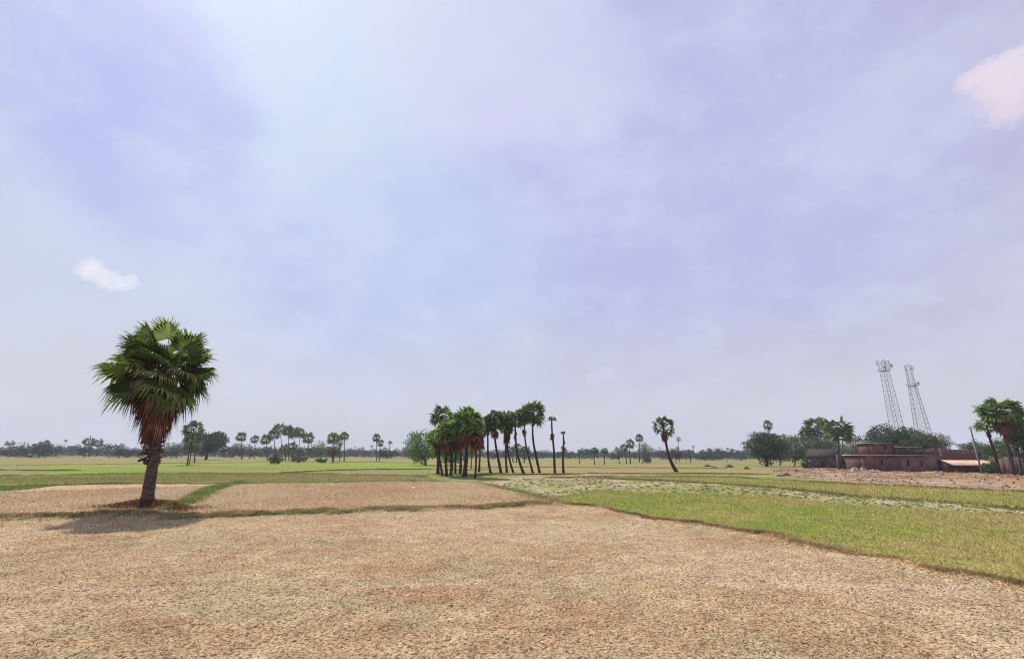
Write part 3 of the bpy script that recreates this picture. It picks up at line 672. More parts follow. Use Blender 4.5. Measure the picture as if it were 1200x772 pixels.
# dense left half of the central grove: foot x, foot y, crown x, crown top, crown width, crown height
P(513, 556, 519, 478, 28, 17, 'palm at the far left of the central grove with a flat high crown', GC, nl=26, mat='palm', seed=3)
P(518, 557, 512, 497, 21, 26, 'low leafy palm on the outer left edge of the central grove', GC, nl=24, mat='palm_bright', sk=((510, 530, 10, 14),))
P(523, 558.5, 523, 488, 25, 28, 'palm with a brown skirt just left of the brightest crown of the grove', GC, nl=28, mat='palm_bright', sk=((502, 528, 15, 24),))
P(528, 557, 531, 489, 24, 26, 'palm with pale underleaves in the thick of the central grove', GC, nl=26, mat='palm_bright', sk=((500, 528, 15, 24),))
P(533, 556, 536, 493, 20, 24, 'short palm with dark red hanging leaves in the thick of the grove', GC, nl=24, mat='palm', sk=((503, 526, 15, 22),))
P(545, 559, 548, 475.5, 35, 30, 'brightest and widest green crown of the central grove, on a pale thick trunk', GC, nl=40, leaf=12, mat='palm_bright', sk=((494, 522, 18, 34),), r0=.3)
P(539, 555, 541, 487, 24, 22, 'palm right under the brightest crown of the grove, half hidden', GC, nl=22, mat='palm', sk=((500, 522, 14, 20),))
P(557, 560, 558, 486, 20, 24, 'palm nearest to the camera on the right edge of the dense grove', GC, nl=24, mat='palm_bright', sk=((503, 524, 12, 24),))
P(562, 553, 562, 494, 18, 18, 'palm with a red brown skirt standing before the open row of trunks', GC, nl=20, mat='palm', sk=((505, 522, 12, 20),))
# open right half: a row with bare trunks
GR_ = 'row of bare trunked palms in the central grove'
P(575, 554, 571, 483, 21, 24, 'first bare trunk of the row right of the dense grove', GR_, nl=24, bend=-1.2, sk=((500, 512, 9, 12),))
P(587, 554, 580, 478, 23, 24, 'palm with drooping dark leaves and the second trunk of the row', GR_, nl=28, bend=-1.2, sk=((500, 516, 14, 20),))
P(593.5, 553.5, 593, 479, 20, 22, 'straight palm with a long red brown skirt in the middle of the row', GR_, nl=26, bend=-.8, sk=((498, 522, 12, 30),))
P(601, 553.5, 594, 488, 18, 20, 'palm leaning left whose trunk crosses that of the long skirted one', GR_, nl=18, bend=-1.4, sk=((506, 516, 10, 12),))
P(613, 554, 603, 480, 22, 20, 'palm with a narrow knot of dead leaves midway up its curved trunk', GR_, nl=26, bend=-1.2, sk=((504, 518, 6, 14),))
P(624, 554, 614, 477, 18, 18, 'palm with a round brown ball of leaves below its crown, beside the tallest', GR_, nl=22, bend=-1.0, sk=((502, 511, 8, 18),))
P(632, 553.5, 624, 465, 28, 33, 'tallest palm of the row with a big round dark crown', GR_, nl=34, bend=-1.6, r0=.22)
# two thin palms to the right
GT = 'two thin ragged palms right of the grove'
P(651, 554, 647, 487, 11, 9, 'thin palm with a tiny head and a brown ball of leaves under it', GT, nl=12, bend=-1.2, el=(5, 85), r0=.2, sk=((496, 502, 4, 8), (506, 516, 8, 22)))
P(660, 554, 660, 503.5, 7, 9, 'thin short palm with a small brush head and ragged leaves down its trunk', GT, nl=12, bend=-.4, el=(20, 88), r0=.2, sk=((514, 521, 5, 10), (521, 531, 8, 14)))
GS = 'short palms seen behind the row of trunks'
P(605, 542, 606, 520, 13, 9, 'short palm seen between the trunks right of the long skirted palm', GS, nl=18)
P(614, 542, 616, 521, 12, 8, 'short palm seen just left of the tallest palm trunk', GS, nl=18)
P(602, 541.5, 597, 522, 11, 9, 'short palm seen behind the middle of the trunk row', GS, nl=16)
# the curved palm on the right
P(793, 553, 777, 484, 25, 26, 'lone palm on a curved trunk with a red brown ball below the crown', None, nl=24, bend=-1.5, r0=.3, sk=((490, 500, 12, 14), (505, 518, 12, 34)), Lp=.62)
# palms left of the grove
P(219, 545, 227, 492, 22, 18, 'tall palm leaning over a round tree, right behind the near palm', None, nl=22, bend=.8, sk=(), r0=.15)
P(221.5, 544, 226, 505, 19, 13, 'lower ragged palm crown below the tall one beside the round tree', None, nl=16, bend=.6, r0=.12)
GL = 'pair of palms between the round tree and the left clump'
P(283, 538.5, 283, 503, 12, 15, 'left palm of the pair standing between the round tree and the clump', GL, nl=24)
P(298, 538, 299, 507, 10.5, 13, 'right palm of the pair, nearer to the left clump', GL, nl=22)
P(293, 537.5, 293, 521, 7, 6, 'small stubby palm at the foot of the pair', GL, nl=14)
GM = 'flat topped palms of the left clump'
P(313, 539, 312, 506, 13, 15, 'leftmost palm of the left clump', GM, nl=24)
P(323.5, 538.5, 321, 501, 15, 14, 'second palm from the left in the left clump', GM, nl=24)
P(331, 538, 328, 495, 17, 12, 'tallest flat crown of the left clump', GM, nl=26)
P(338.5, 539, 338, 496, 15, 15, 'palm in the middle of the left clump with a thick dark crown', GM, nl=26)
P(343, 538.5, 345, 498, 15, 15, 'palm just right of the middle of the left clump', GM, nl=26)
P(349.5, 538, 351, 498, 13, 14, 'palm on a thin trunk in the right half of the left clump', GM, nl=24)
P(360.5, 538, 361, 503, 15, 17, 'rightmost palm of the left clump, standing a little apart', GM, nl=26)
P(334.5, 539.5, 334, 519, 13, 10, 'low palm crown under the flat tops of the left clump', GM, nl=20)
P(342.5, 540, 343, 516, 12, 12, 'low palm leaning in front of the left clump', GM, nl=20)
P(403.5, 541, 404, 504, 11, 12, 'palm on a thin straight trunk right of the leafy trees', None, nl=22)
P(391, 541, 391, 502, 15, 20, 'bushy crowned palm rising out of the leafy trees', None, nl=34, mat='palm_bright')
GP = 'two close palms standing alone left of the grove'
P(441, 540, 441, 503.5, 9.5, 16, 'left and taller one of two close palms alone in the field', GP, nl=24)
P(444.8, 539.5, 446, 512, 9, 12, 'right and lower one of two close palms alone in the field', GP, nl=20)
# far palms
GF = 'small far palms on the horizon'
for bx, bv, cx, tv, w, h, l in [
    (12, 533.6, 12, 516.5, 9, 4, 'flat topped far palm near the left edge of the picture'), (52, 534, 52, 516, 15, 9, 'far palm with two tiers of leaves at the far left'),
    (104, 535, 104, 510.5, 12, 12, 'taller of the two far palms left of the near palm'), (113, 535, 115, 513, 12, 10, 'lower of the two far palms left of the near palm'),
    (143, 534, 143, 518.5, 6, 5, 'tiny far palm close left of the near palm trunk'), (426, 536, 425, 522, 5, 6, 'tiny far palm left of the two lone close palms'),
    (679, 543.5, 679, 526, 6, 5, 'short far palm right of the thin ragged palms'), (696.5, 544.5, 696, 524, 11, 6, 'left one of a matching pair of short flat palms'),
    (708.5, 544.5, 708, 524, 9.5, 6, 'right one of a matching pair of short flat palms'), (726.5, 543.5, 723, 522, 7, 9, 'leaning far palm left of the grey green thicket'),
    (734.5, 543, 731, 518.5, 10, 10, 'far palm with a dense crown left of the grey green thicket'), (738.5, 543, 738, 512, 12, 13, 'far palm over the left side of the grey green thicket'),
    (749.5, 541.5, 749, 507, 10, 11, 'highest far palm over the grey green thicket'), (796, 541, 795, 510, 6, 8, 'slim far palm just right of the curved palm'),
    (809, 542, 809, 526, 8, 4, 'flat reddish far palm right of the curved palm'), (903, 545, 899.5, 490, 12.5, 14, 'tall palm poking above the big round tree on the right')]:
    P(bx, bv, cx, tv, w, h, l, GF, nl=20 if w > 7 else 14, leaf=7)
# palms around the village
GV = 'flat topped palms behind the dark hut'
P(958, 545, 958, 490.5, 28, 20, 'tallest flat topped palm behind the dark hut', GV, nl=30, r0=.3)
P(984, 546, 981, 492, 30, 14, 'wide flat topped palm leaning at the right of the hut', GV, nl=28, r0=.3)
P(946, 545, 947, 498, 18, 18, 'left one of the flat topped palms behind the hut', GV, nl=22)
P(988, 546, 987, 501, 20, 15, 'green leafy palm at the right of the dark hut', GV, nl=26, mat='palm_bright', r0=.2)
P(1003, 546, 1002, 509.5, 10, 7, 'small palm above the shrubs left of the brick building', GV, nl=16)
GE = 'palms at the right edge by the dark wall'
P(1172, 556, 1156, 491, 24, 12, 'low leaning palm left of the big right edge crown', GE, nl=22, mat='palm_bright', sk=((504, 514, 6, 16),), r0=.24)
P(1188, 557, 1171, 468.5, 42, 22, 'big yellow green flat crown at the right edge', GE, nl=44, leaf=12, mat='palm_bright', r0=.33, sk=((479, 508, 24, 44),))
P(1194, 556, 1184, 482, 22, 24, 'brown green palm crown below the big one at the right edge', GE, nl=28, mat='palm', r0=.28, sk=((492, 516, 18, 34),))
P(1206, 557, 1197, 492, 22, 20, 'palm half cut by the right edge of the picture', GE, nl=26, mat='palm', r0=.28, sk=((503, 522, 16, 26),))
P(1197, 557, 1191, 505, 22, 18, 'lowest dark palm crown at the right edge', GE, nl=26, mat='palm', r0=.2)

T = tree_px
T(241, 538.5, 247, 505, 52, 532, 'big round dark tree right behind the near palm', 'leaf_dark', leaves=5200, clumps=44)
T(228, 541.5, 228, 514, 26, 531, 'olive leafed tree under the tall leaning palm', 'leaf_olive', leaves=2200)
T(207, 536.5, 206, 518, 24, 534, 'dark bushy tree close right of the near palm trunk', 'leaf_dark', leaves=1600)
T(283, 537.5, 284, 518, 22, 534, 'dark low tree behind the pair of palms', 'leaf_dark', leaves=1500)
T(376, 539, 376, 514.5, 17, 537, 'round leafy tree right of the left clump', 'leaf_mid', leaves=1800)
T(389, 542.5, 391, 521, 17, 537, 'reddish green small tree in front of the leafy palm', 'leaf_red', leaves=1500)
T(398, 540, 398, 508, 16, 530, 'leafy green tree between two palms', 'leaf_mid', leaves=1500)
T(68, 534.5, 68, 519, 13, 533.5, 'round far tree at the left beside the flat one', 'leaf_dark', leaves=700, clumps=12)
T(85, 534.5, 84, 520, 17, 531, 'wide flat far tree at the left', 'leaf_dark', leaves=700, flat=True, clumps=12)
T(499, 545, 496, 502.5, 43, 542, 'bright green open tree at the left end of the central grove', 'leaf_bright', leaves=3200, clumps=38, size=.32, gap=.30)
T(530, 550, 530, 508, 44, 547, 'bright leafy undergrowth tree inside the dense grove', 'leaf_bright', leaves=3200)
T(552, 549, 553, 500, 24, 538, 'green tree filling the gap behind the dense grove', 'leaf_bright', leaves=1500)
T(899, 546.5, 896, 505, 48, 541.5, 'big round grey green tree left of the hut', 'leaf_dark', leaves=5200, clumps=44)
T(931, 546, 930, 507, 36, 543, 'lighter green tree between the big round tree and the hut', 'leaf_mid', leaves=3400, clumps=34)
T(958, 546, 957, 511, 34, 535, 'dark tree rising right behind the dark hut', 'leaf_mid', leaves=3000, clumps=30)
T(1000, 547, 999, 516, 30, 541, 'low olive tree between the hut and the brick building', 'leaf_olive', leaves=2200)
T(1040, 546, 1039, 496.5, 48, 530, 'dense grey green tree left of the towers behind the building', 'leaf_dark', leaves=4800, clumps=40)
T(1068, 546.5, 1068, 503, 46, 532, 'green tree at the foot of the towers', 'leaf_mid', leaves=4000, clumps=36)
T(1094, 547, 1094, 506, 32, 532, 'olive tree at the right of the towers', 'leaf_olive', leaves=3000, clumps=30)
T(1143, 552, 1141, 514, 36, 542, 'dark tree behind the cement pole at the shed', 'leaf_dark', leaves=2600, clumps=26)
T(1187, 555, 1186, 508, 40, 545, 'dark undergrowth tree between the right edge palms', 'leaf_mid', leaves=3200, clumps=30)
T(852, 542, 852, 528.5, 11, 537, 'small reddish far tree left of the big round tree', 'leaf_red', leaves=700, clumps=12)
T(792, 542.5, 792, 524, 19, 539, 'reddish thicket tree just right of the curved trunk', 'leaf_red', leaves=1500, clumps=20)
T(753, 542.5, 755, 517, 22, 538, 'grey green thicket tree amid the small palms', 'leaf_olive', leaves=1500, clumps=20)
T(1165, 553.5, 1166, 516, 34, 541, 'dense green tree low behind the right end of the shed', 'leaf_mid', leaves=2800, clumps=28)
T(1014, 547, 1013, 509, 26, 538, 'dark leafy tree touching the left end of the brick building', 'leaf_dark', leaves=2400, clumps=26)
T(914, 545, 913, 512, 24, 540, 'small dark tree on the right flank of the big round tree', 'leaf_dark', leaves=1800, clumps=22)
T(975, 545.5, 974, 513, 28, 537, 'leafy dark tree between the hut roof and the flat topped palms', 'leaf_dark', leaves=2600, clumps=26)
bush_px(946, 549, 539, 14, 'low green shrub at the left wall of the dark hut', 'leaf_mid')
bush_px(991, 551, 538, 15, 'shrub before the short wall right of the dark hut', 'leaf_olive')
bush_px(1162, 556, 541, 13, 'green shrub at the foot of the right edge palms', 'leaf_mid')
bush_px(323, 543.5, 531, 24, 'dark green shrub at the left foot of the left clump', 'leaf_dark')
bush_px(350, 542, 533, 26, 'low olive shrub at the right foot of the left clump', 'leaf_olive')
bush_px(377, 542.5, 535, 14, 'pale olive shrub between the leafy trees', 'leaf_olive')
bush_px(759, 542.5, 534, 11, 'bright green shrub before the grey green thicket', 'leaf_bright')
bush_px(1015, 546.5, 528, 14, 'green shrub against the left end of the brick building', 'leaf_mid')

# ------------------------------------------------------------------ far wood on the horizon
def far_wood():
    rs = RS(4); Vs = []; Qs = []; n = 0
    for k in range(620):
        a = math.radians(-62 + 124 * (k + rs.rand()) / 620); d = 330 + 420 * rs.rand() ** .8
        x, y = d * math.sin(a), d * math.cos(a); h = (5.5 + 5.5 * rs.rand() ** 1.5) * (d / 520) ** .35; w = 8 + 10 * rs.rand()
        cl = 5; cen = np.stack([x + rs.randn(cl) * w * .28, y + rs.randn(cl) * w * .28, h * (.35 + .4 * rs.rand(cl))], 1); rad = h * (.22 + .12 * rs.rand(cl))
        V, Q = leaf_cloud(rs, cen, rad * 1.25, [70] * cl, .62)
        V[:, 2] = np.maximum(V[:, 2], -.3)
        Vs.append(V); Qs.append(Q + n); n += len(V)
        V, Q = leaf_cloud(rs, [[x, y, 1.4]], [w * .5], [60], .6, .35); V[:, 2] = np.maximum(V[:, 2], -.3); Vs.append(V); Qs.append(Q + n); n += len(V)
        if k % 9 == 0:             # thin palms in the wood
            F = Fan(); hp = h + 1 + 3.5 * rs.rand() ** 2
            V, Q = leaf_cloud(rs, [[x + 3, y, hp]], [1.7], [60], .5, .6); Vs.append(V); Qs.append(Q + n); n += len(V)
            w_ = .22; V = np.array([(x + 3 - w_, y, 0), (x + 3 + w_, y, 0), (x + 3 + w_, y, hp), (x + 3 - w_, y, hp), (x + 3, y - w_, 0), (x + 3, y + w_, 0), (x + 3, y + w_, hp), (x + 3, y - w_, hp)])
            Vs.append(V); Qs.append(np.array([(0, 1, 2, 3), (4, 5, 6, 7)]) + n); n += 8
    o = mesh_np('far_wood', np.vstack(Vs), None, np.vstack(Qs), M['far_wood']); o['kind'] = 'stuff'; o['label'] = 'hazy belt of far trees along the whole horizon'
far_wood()

# ------------------------------------------------------------------ the village on the right
def wall_run(name, label, x0v, x1v, basev, topv0, topv1, mat, thick=.3, jag=.25, cat='wall', seed=0, group=None, piers=True):
    """a free wall between two photo columns, its foot at basev"""
    rs = RS(seed)
    if not isinstance(basev, tuple): basev = (basev, basev)
    A = G(x0v, basev[0]); B_ = G(x1v, basev[1])
    L = np.linalg.norm(B_ - A); ang = math.atan2(B_[1] - A[1], B_[0] - A[0])
    hA = at_depth(x0v, topv0, A[1])[2]; hB = at_depth(x1v, topv1, B_[1])[2]; zb = min(hz(A), hz(B_)) - .15
    root = empty(name, (A[0], A[1], zb), label, cat, group, ang); m = MB(); n = max(3, int(L / 1.1)); 
    for k in range(n):
        a, b = L * k / n, L * (k + 1) / n; t = (k + .5) / n; h = hA + (hB - hA) * t + (round(rs.randn() * 1.2) * .09 if rs.rand() < .15 else 0) - zb
        m.box(a, b, 0, thick + .002 * (k % 2), 0, h)
    m.build('wall', M[mat], root)
    if piers:
        for k in range(0, n + 1, 9):
            m = MB(); a = L * k / n; m.box(a - .18, a + .18, -.05, thick + .05, 0, (hA + (hB - hA) * k / n) - zb + .1)
            m.build('pier', M[mat], root)
    return root
def building():
    A = G(1013, 552.5); B_ = G(1108, 553); L = np.linalg.norm(B_ - A); ang = math.atan2(B_[1] - A[1], B_[0] - A[0]); zb = hz(A) - .2
    u = L / 95.
    h1 = at_depth(1060, 533, (A[1] + B_[1]) / 2)[2] - zb; h2 = at_depth(1060, 520.5, (A[1] + B_[1]) / 2)[2] - zb
    root = empty('brick_building', (A[0], A[1], zb), 'two storey unfinished red brick building under the towers', 'building', None, ang)
    D = 5.
    m = MB(); xo = [(18, 24), (46, 51), (70, 75)]          # openings of the ground floor, in photo columns from its left end
    def wallx(m, x0, x1, z0, z1, y0, t, holes):
        cur = x0
        for (a, b, za, zt) in holes:
            m.box(cur, a, y0, y0 + t, z0, z1); m.box(a, b, y0, y0 + t, z0, za); m.box(a, b, y0, y0 + t, zt, z1); cur = b
        m.box(cur, x1, y0, y0 + t, z0, z1)
    holes = [(21 * u, 25 * u, 1.2, 2.2), (52 * u, 56 * u, 1.1, 2.2), (68 * u, 72 * u, 1.1, 2.1), (88 * u, 94 * u, .003, 2.3)]
    wallx(m, 0, L * .47, 0, h1 - .15, 0, .25, [holes[0]])
    m.build('wall', M['brick'], root)
    m = MB(); m.box(.003, .25, .25, D, 0, h1 - .153); m.box(.25, L - .25, D - .25, D, 0, h1 - .153); m.box(L - .25, L - .003, .31, D, 0, h1 - .156); m.build('side_wall', M['brick_shade'], root)  # sides and back in the darkened brick, as if turned from the light
    m = MB(); wallx(m, L * .47, L, 0, h1 - .153, .06, .25, holes[1:]); m.build('worn_wall', M['brick_pale'], root)
    m = MB(); m.box(-.35, L * .8, -.4, D + .2, h1 - .15, h1 + .05); m.build('roof_slab', M['concrete'], root)
    m = MB(); m.box(L * .8, L + .1, -.05, D + .2, h1 - .15, h1 - .02); m.build('ledge', M['concrete'], root)
    x0, x1 = 16 * u, 40 * u
    m = MB(); wallx(m, x0, x1, h1 + .05, h2 + .15, .5, .22, [(31 * u, 34 * u, h1 + 1.0, h1 + 1.75)]); m.build('upper_wall', M['brick'], root)
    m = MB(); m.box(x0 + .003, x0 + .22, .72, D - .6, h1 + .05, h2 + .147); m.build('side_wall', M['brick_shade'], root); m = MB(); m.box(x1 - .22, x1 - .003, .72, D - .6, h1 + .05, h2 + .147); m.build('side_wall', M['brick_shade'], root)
    m = MB(); m.box(x0 - .3, x1 + .3, .2, D - .2, h2 + .153, h2 + .27); m.build('upper_roof', M['concrete'], root)
    m = MB(); m.box(x1, 58 * u, .7, .92, h1 + .05, h2 - .1)
    m.box(58 * u, 77 * u, .74, .95, h1 + .05, h1 + .8); m.build('upper_wall', M['brick_dark'], root)
    m = MB(); m.box(44 * u, 76 * u, .4, 3.6, h2 - .6, h2 - .45); m.build('upper_roof', M['concrete'], root)
    for a in (44.6, 60, 75):
        m = MB(); m.box(a * u, a * u + .25, .42, .67, h1 + .05, h2 - .6); m.build('column', M['brick'], root)
    m = MB(); m.box(77 * u, L, .3, .52, h1 + .0, h1 + 1.15); m.build('parapet', M['brick'], root)
    m = MB(); m.box(88 * u + .01, 94 * u - .01, .24, .28, .003, 2.29); m.build('unlit_doorway', M['dark_opening'], root)  # dark sheet in the doorway, standing for the unlit room behind
    for (a, b, za, zt), y in zip(holes[:3], (0, .06, .06)):
        m = MB(); m.box(a - .06, b + .06, y - .03, y + .05, za - .08, za - .003); m.box(a + .002, a + .07, y + .02, y + .1, za, zt); m.box(b - .07, b - .002, y + .02, y + .1, za, zt)
        w = m.build('window', M['concrete'], root)
        m = MB(); m.box(a + .07, b - .07, y + .12, y + .16, za, zt); m.build('unlit_window', M['dark_opening'], w)  # dark sheet painted as the shade behind the window hole
    a = 31 * u; m = MB(); m.box(a - .05, a + 3 * u + .05, .47, .53, h1 + .92, h1 + 1.0 - .002); w = m.build('window', M['concrete'], root)
    m = MB(); m.box(a, a + 3 * u, .62, .66, h1 + 1.0, h1 + 1.75); m.build('unlit_window', M['dark_opening'], w)  # same dark sheet for the unlit upper room
building()
wall_run('brick_wall', 'brick boundary wall running right from the brick building to the shed', 1108.5, 1150, 552.5, 525.5, 527, 'brick', seed=1)
wall_run('brick_wall', 'long dark brick wall along the right edge of the picture', 1166, 1290, (555, 560), 535, 536, 'brick_dark', seed=2)
wall_run('brick_wall', 'short dark brick wall between the hut and the brick building', 985, 1012, 551, 533, 533, 'brick_dark', seed=3)
def hut():
    A = G(950, 548); B_ = G(983, 548.5); L = np.linalg.norm(B_ - A); zb = hz(A) - .15; h = at_depth(965, 534, A[1])[2] - zb; ht = at_depth(965, 527, A[1])[2] - zb
    root = empty('hut', (A[0], A[1], zb), 'dark low hut with an old thatch roof under the palms', 'hut', None, math.atan2(B_[1] - A[1], B_[0] - A[0]))
    m = MB(); m.box(0, L * .4, 0, .2, 0, h); m.box(L * .4 + 1, L, 0, .2, 0, h); m.box(L * .4, L * .4 + 1, 0, .2, 1.9, h); m.box(0, .2, .2, 4, 0, h); m.box(L - .2, L, .2, 4, 0, h); m.box(.2, L - .2, 3.8, 4, 0, h); m.build('wall', M['brick_dark'], root)
    m = MB(); m.box(L * .4, L * .4 + 1, .1, .15, 0, 1.9); m.build('unlit_doorway', M['dark_opening'], root)  # no leaf here, a dark sheet stands for the shade inside the hut
    m = MB(); o = .5; V = [(-o, -o, h - .3), (L + o, -o, h - .3), (L + o, 4 + o, h - .3), (-o, 4 + o, h - .3), (.2, 2, ht), (L - .2, 2, ht)]
    V2 = [(x, y, z + .22) for x, y, z in V]
    m.add(V + V2, [(1, 0, 4, 5), (3, 2, 5, 4), (6, 7, 11, 10), (8, 9, 10, 11), (0, 1, 7, 6), (1, 2, 8, 7), (2, 3, 9, 8), (3, 0, 6, 9)], [(0, 3, 4), (2, 1, 5), (9, 6, 10), (7, 8, 11)])
    m.build('thatch_roof', M['thatch'], root)
hut()
def shed():
    A = G(1120, 554); B_ = G(1168, 554.5); L = np.linalg.norm(B_ - A); zb = hz(A) - .1
    h = at_depth(1145, 547.5, A[1])[2] - zb; ht = at_depth(1145, 539, A[1] + 2.5)[2] - zb
    h = max(h, 1.35); ht = max(ht, h + .8)
    root = empty('shed', (A[0], A[1], zb), 'low open shed with a sloping rusty orange and white tin roof', 'shed', None, math.atan2(B_[1] - A[1], B_[0] - A[0]))
    m = MB(); n = 60; V = []
    for k in range(n + 1):
        x = -.3 + (L + .6) * k / n; c = .035 * math.sin(k * 2.1); V += [(x, -.4, h + c), (x, 2.7, ht + c), (x, -.4, h + c - .02), (x, 2.7, ht + c - .02)]
    q = []
    for k in range(n):
        i = 4 * k; q += [(i, i + 4, i + 5, i + 1), (i + 2, i + 3, i + 7, i + 6), (i, i + 2, i + 6, i + 4), (i + 1, i + 5, i + 7, i + 3)]
    m.add(V, q); m.build('tin_roof', M['tin'], root)
    for k in range(5):
        x = L * k / 4; m = MB(); m.tube([(x, 0, 0), (x, 0, h + (ht - h) * .12)], .07, 6); m.build('post', M['trunk'], root)
    m = MB(); m.box(0, L, 2.3, 2.45, 0, ht - .12); m.build('back_wall', M['brick_dark'], root)
    rz = math.atan2(B_[1] - A[1], B_[0] - A[0])
    for f0, f1, y, hh, pos in ((.10, .28, .5, .6, 'left'), (.42, .5, 1., .8, 'middle'), (.66, .9, .6, .5, 'right')):
        m = MB(); Lb = L * (f1 - f0); nb = max(2, int(Lb / .5)); rs = RS(int(f0 * 100))
        for k in range(nb):
            for j in range(int(hh / .12)):
                q = .03 * rs.rand(); m.box(Lb * k / nb + .01 + q, Lb * (k + 1) / nb - .01, q, .6 - q, j * .12, j * .12 + .112)
        o = m.build('brick_stack', M['brick'], None); o.rotation_euler = (0, 0, rz); c = A + (B_ - A) * f0
        o.location = (c[0] - y * math.sin(rz), c[1] + y * math.cos(rz), zb + .05); tag(o, pos + ' stack of red bricks stored under the tin roof of the shed', 'brick stack', 'brick stacks in the shed')
shed()

def heap(bx, bv, w, hpx, label, mat, seed, cat='rubble heap', name='rubble_heap', group='rubble and earth heaps', spiky=1.):
    rs = RS(seed); b = G(bx, bv); u = mpp(b[1], b[0]); W = w * u / 2; H = hpx * u; zb = hz(b) - .08; m = MB()
    n = 22; K = 7; V = [(0, 0, H)]
    for i in range(1, K + 1):
        for k in range(n):
            a = 2 * math.pi * k / n; r = W * i / K; z = H * (1 - (i / K) ** 1.4) * (.75 + .5 * rs.rand()); V.append((r * math.cos(a) * (1 + .1 * rs.randn()), r * .6 * math.sin(a) * (1 + .1 * rs.randn()), z if i < K else -.05))
    t = [(0, 1 + k, 1 + (k + 1) % n) for k in range(n)]
    q = [(1 + (i - 1) * n + k, 1 + i * n + k, 1 + i * n + (k + 1) % n, 1 + (i - 1) * n + (k + 1) % n) for i in range(1, K) for k in range(n)]
    m.add(V, q, t)
    for k in range(int(60 * spiky)):            # loose bricks and stones in the heap
        a = rs.rand() * 6.283; r = math.sqrt(rs.rand()) * W * 1.15; x, y = r * math.cos(a), r * .65 * math.sin(a); z = max(0, H * (1 - min(1, r / W) ** 1.4)) * .9
        s = .07 + .12 * rs.rand(); t_ = rs.rand(3, 3) - .5; qq, _ = np.linalg.qr(t_)
        c = np.array([(i, j, l) for i in (-1, 1) for j in (-.55, .55) for l in (-.4, .4)]) * s
        m.add(c @ qq + [x, y, z + .06], [(0, 1, 3, 2), (4, 6, 7, 5), (0, 4, 5, 1), (2, 3, 7, 6), (0, 2, 6, 4), (1, 5, 7, 3)])
    o = m.build(name, M[mat], None); o.location = (b[0], b[1], zb); tag(o, label, cat, group)
for k, a in enumerate([
    (1003, 553.5, 16, 5, 'pale rubble heap at the left corner of the brick building', 'rubble_pale'), (1012, 552.5, 10, 4.5, 'small pale heap leaning on the left corner wall', 'rubble_pale'),
    (1025, 554, 22, 4, 'reddish rubble heap before the brick building', 'rubble'), (1050, 554.5, 24, 2.6, 'long low red rubble heap in front of the building', 'rubble'),
    (970, 551.5, 16, 3.5, 'rubble heap in front of the dark hut', 'rubble'), (988, 552.5, 14, 3, 'rubble heap right of the dark hut', 'rubble'),
    (932, 553, 15, 3.5, 'orange red brick heap left of the hut', 'rubble'), (922, 557, 9, 3, 'dark earth lump left of the brick heap at the grass edge', 'earth'), (914, 557.5, 7, 2, 'smallest dark earth lump at the grass edge', 'earth'),
    (855, 547.5, 10, 4, 'dark earth mound in the field left of the big round tree', 'earth'), (875, 549.5, 7, 3, 'dark earth lump under the big round tree', 'earth'), (829, 546.5, 9, 2.5, 'earth mound on the dry strip right of the curved palm', 'earth'), (837, 548.5, 10, 2, 'low earth mound beside the larger dry strip mound', 'earth'),
    (1170, 558, 18, 3.5, 'dark rubble heap before the right end of the shed', 'rubble'), (1187, 560, 20, 4, 'reddish rubble heap before the long dark wall', 'rubble'), (1098, 554.5, 12, 2, 'white stones before the right end of the brick building', 'rubble_pale')]):
    heap(*a, seed=k)
def strewn():
    rs = RS(31); V = []; Q = []; n = 0
    lo, hi = DIRT.min(0), DIRT.max(0)
    while n < 1500 * 8:
        x, y = lo + (hi - lo) * rs.rand(2)
        if x > 120 or y > 112: continue
        if float(sdf(np.array([x]), np.array([y]), DIRT)[0]) < .3 or rs.rand() > .15 + 1.2 * float(fbm(np.array([x * .25]), np.array([y * .25]), 3, 71)[0]) ** 2: continue
        s_ = .04 + .16 * rs.rand() ** 2; qq, _ = np.linalg.qr(rs.rand(3, 3) - .5)
        c = np.array([(i, j, l) for i in (-1, 1) for j in (-.6, .6) for l in (-.4, .4)]) * s_ * (.7 + .6 * rs.rand(8, 1))
        V.append(c @ qq + [x, y, hz((x, y)) + s_ * .2]); Q.append(np.array([(0, 1, 3, 2), (4, 6, 7, 5), (0, 4, 5, 1), (2, 3, 7, 6), (0, 2, 6, 4), (1, 5, 7, 3)]) + n); n += 8
    V = np.vstack(V); col = np.repeat(col2((.22, .10, .07), (.55, .46, .38), rs.rand(n // 8) ** 1.6), 8, 0)
    o = mesh_np('scattered_rubble', V, None, np.vstack(Q), M['stone_bits'], None, col); o['kind'] = 'stuff'; o['label'] = 'broken brick and stones strewn over the bare yard'
M['stone_bits'] = mat_blades('stone_bits', 0.)
strewn()
rs = RS(79); x = DIRT[:, 0].min() + 90 * rs.rand(60000); y = 60 + 60 * rs.rand(60000); k = (sdf(x, y, DIRT) > -.5) & (fbm(x * .3, y * .3, 3, 72) > .56); x, y = x[k], y[k]; n = len(x)
blades('yard_weeds', x, y, rs.rand(n) * 6.283, rs.rand(n), .12 + .25 * rs.rand(n), .04 + .03 * rs.rand(n), col2((.24, .24, .08), (.38, .26, .13), rs.rand(n)) * (.7 + .5 * rs.rand(n))[:, None], 'dry weeds in patches over the bare yard', .4)
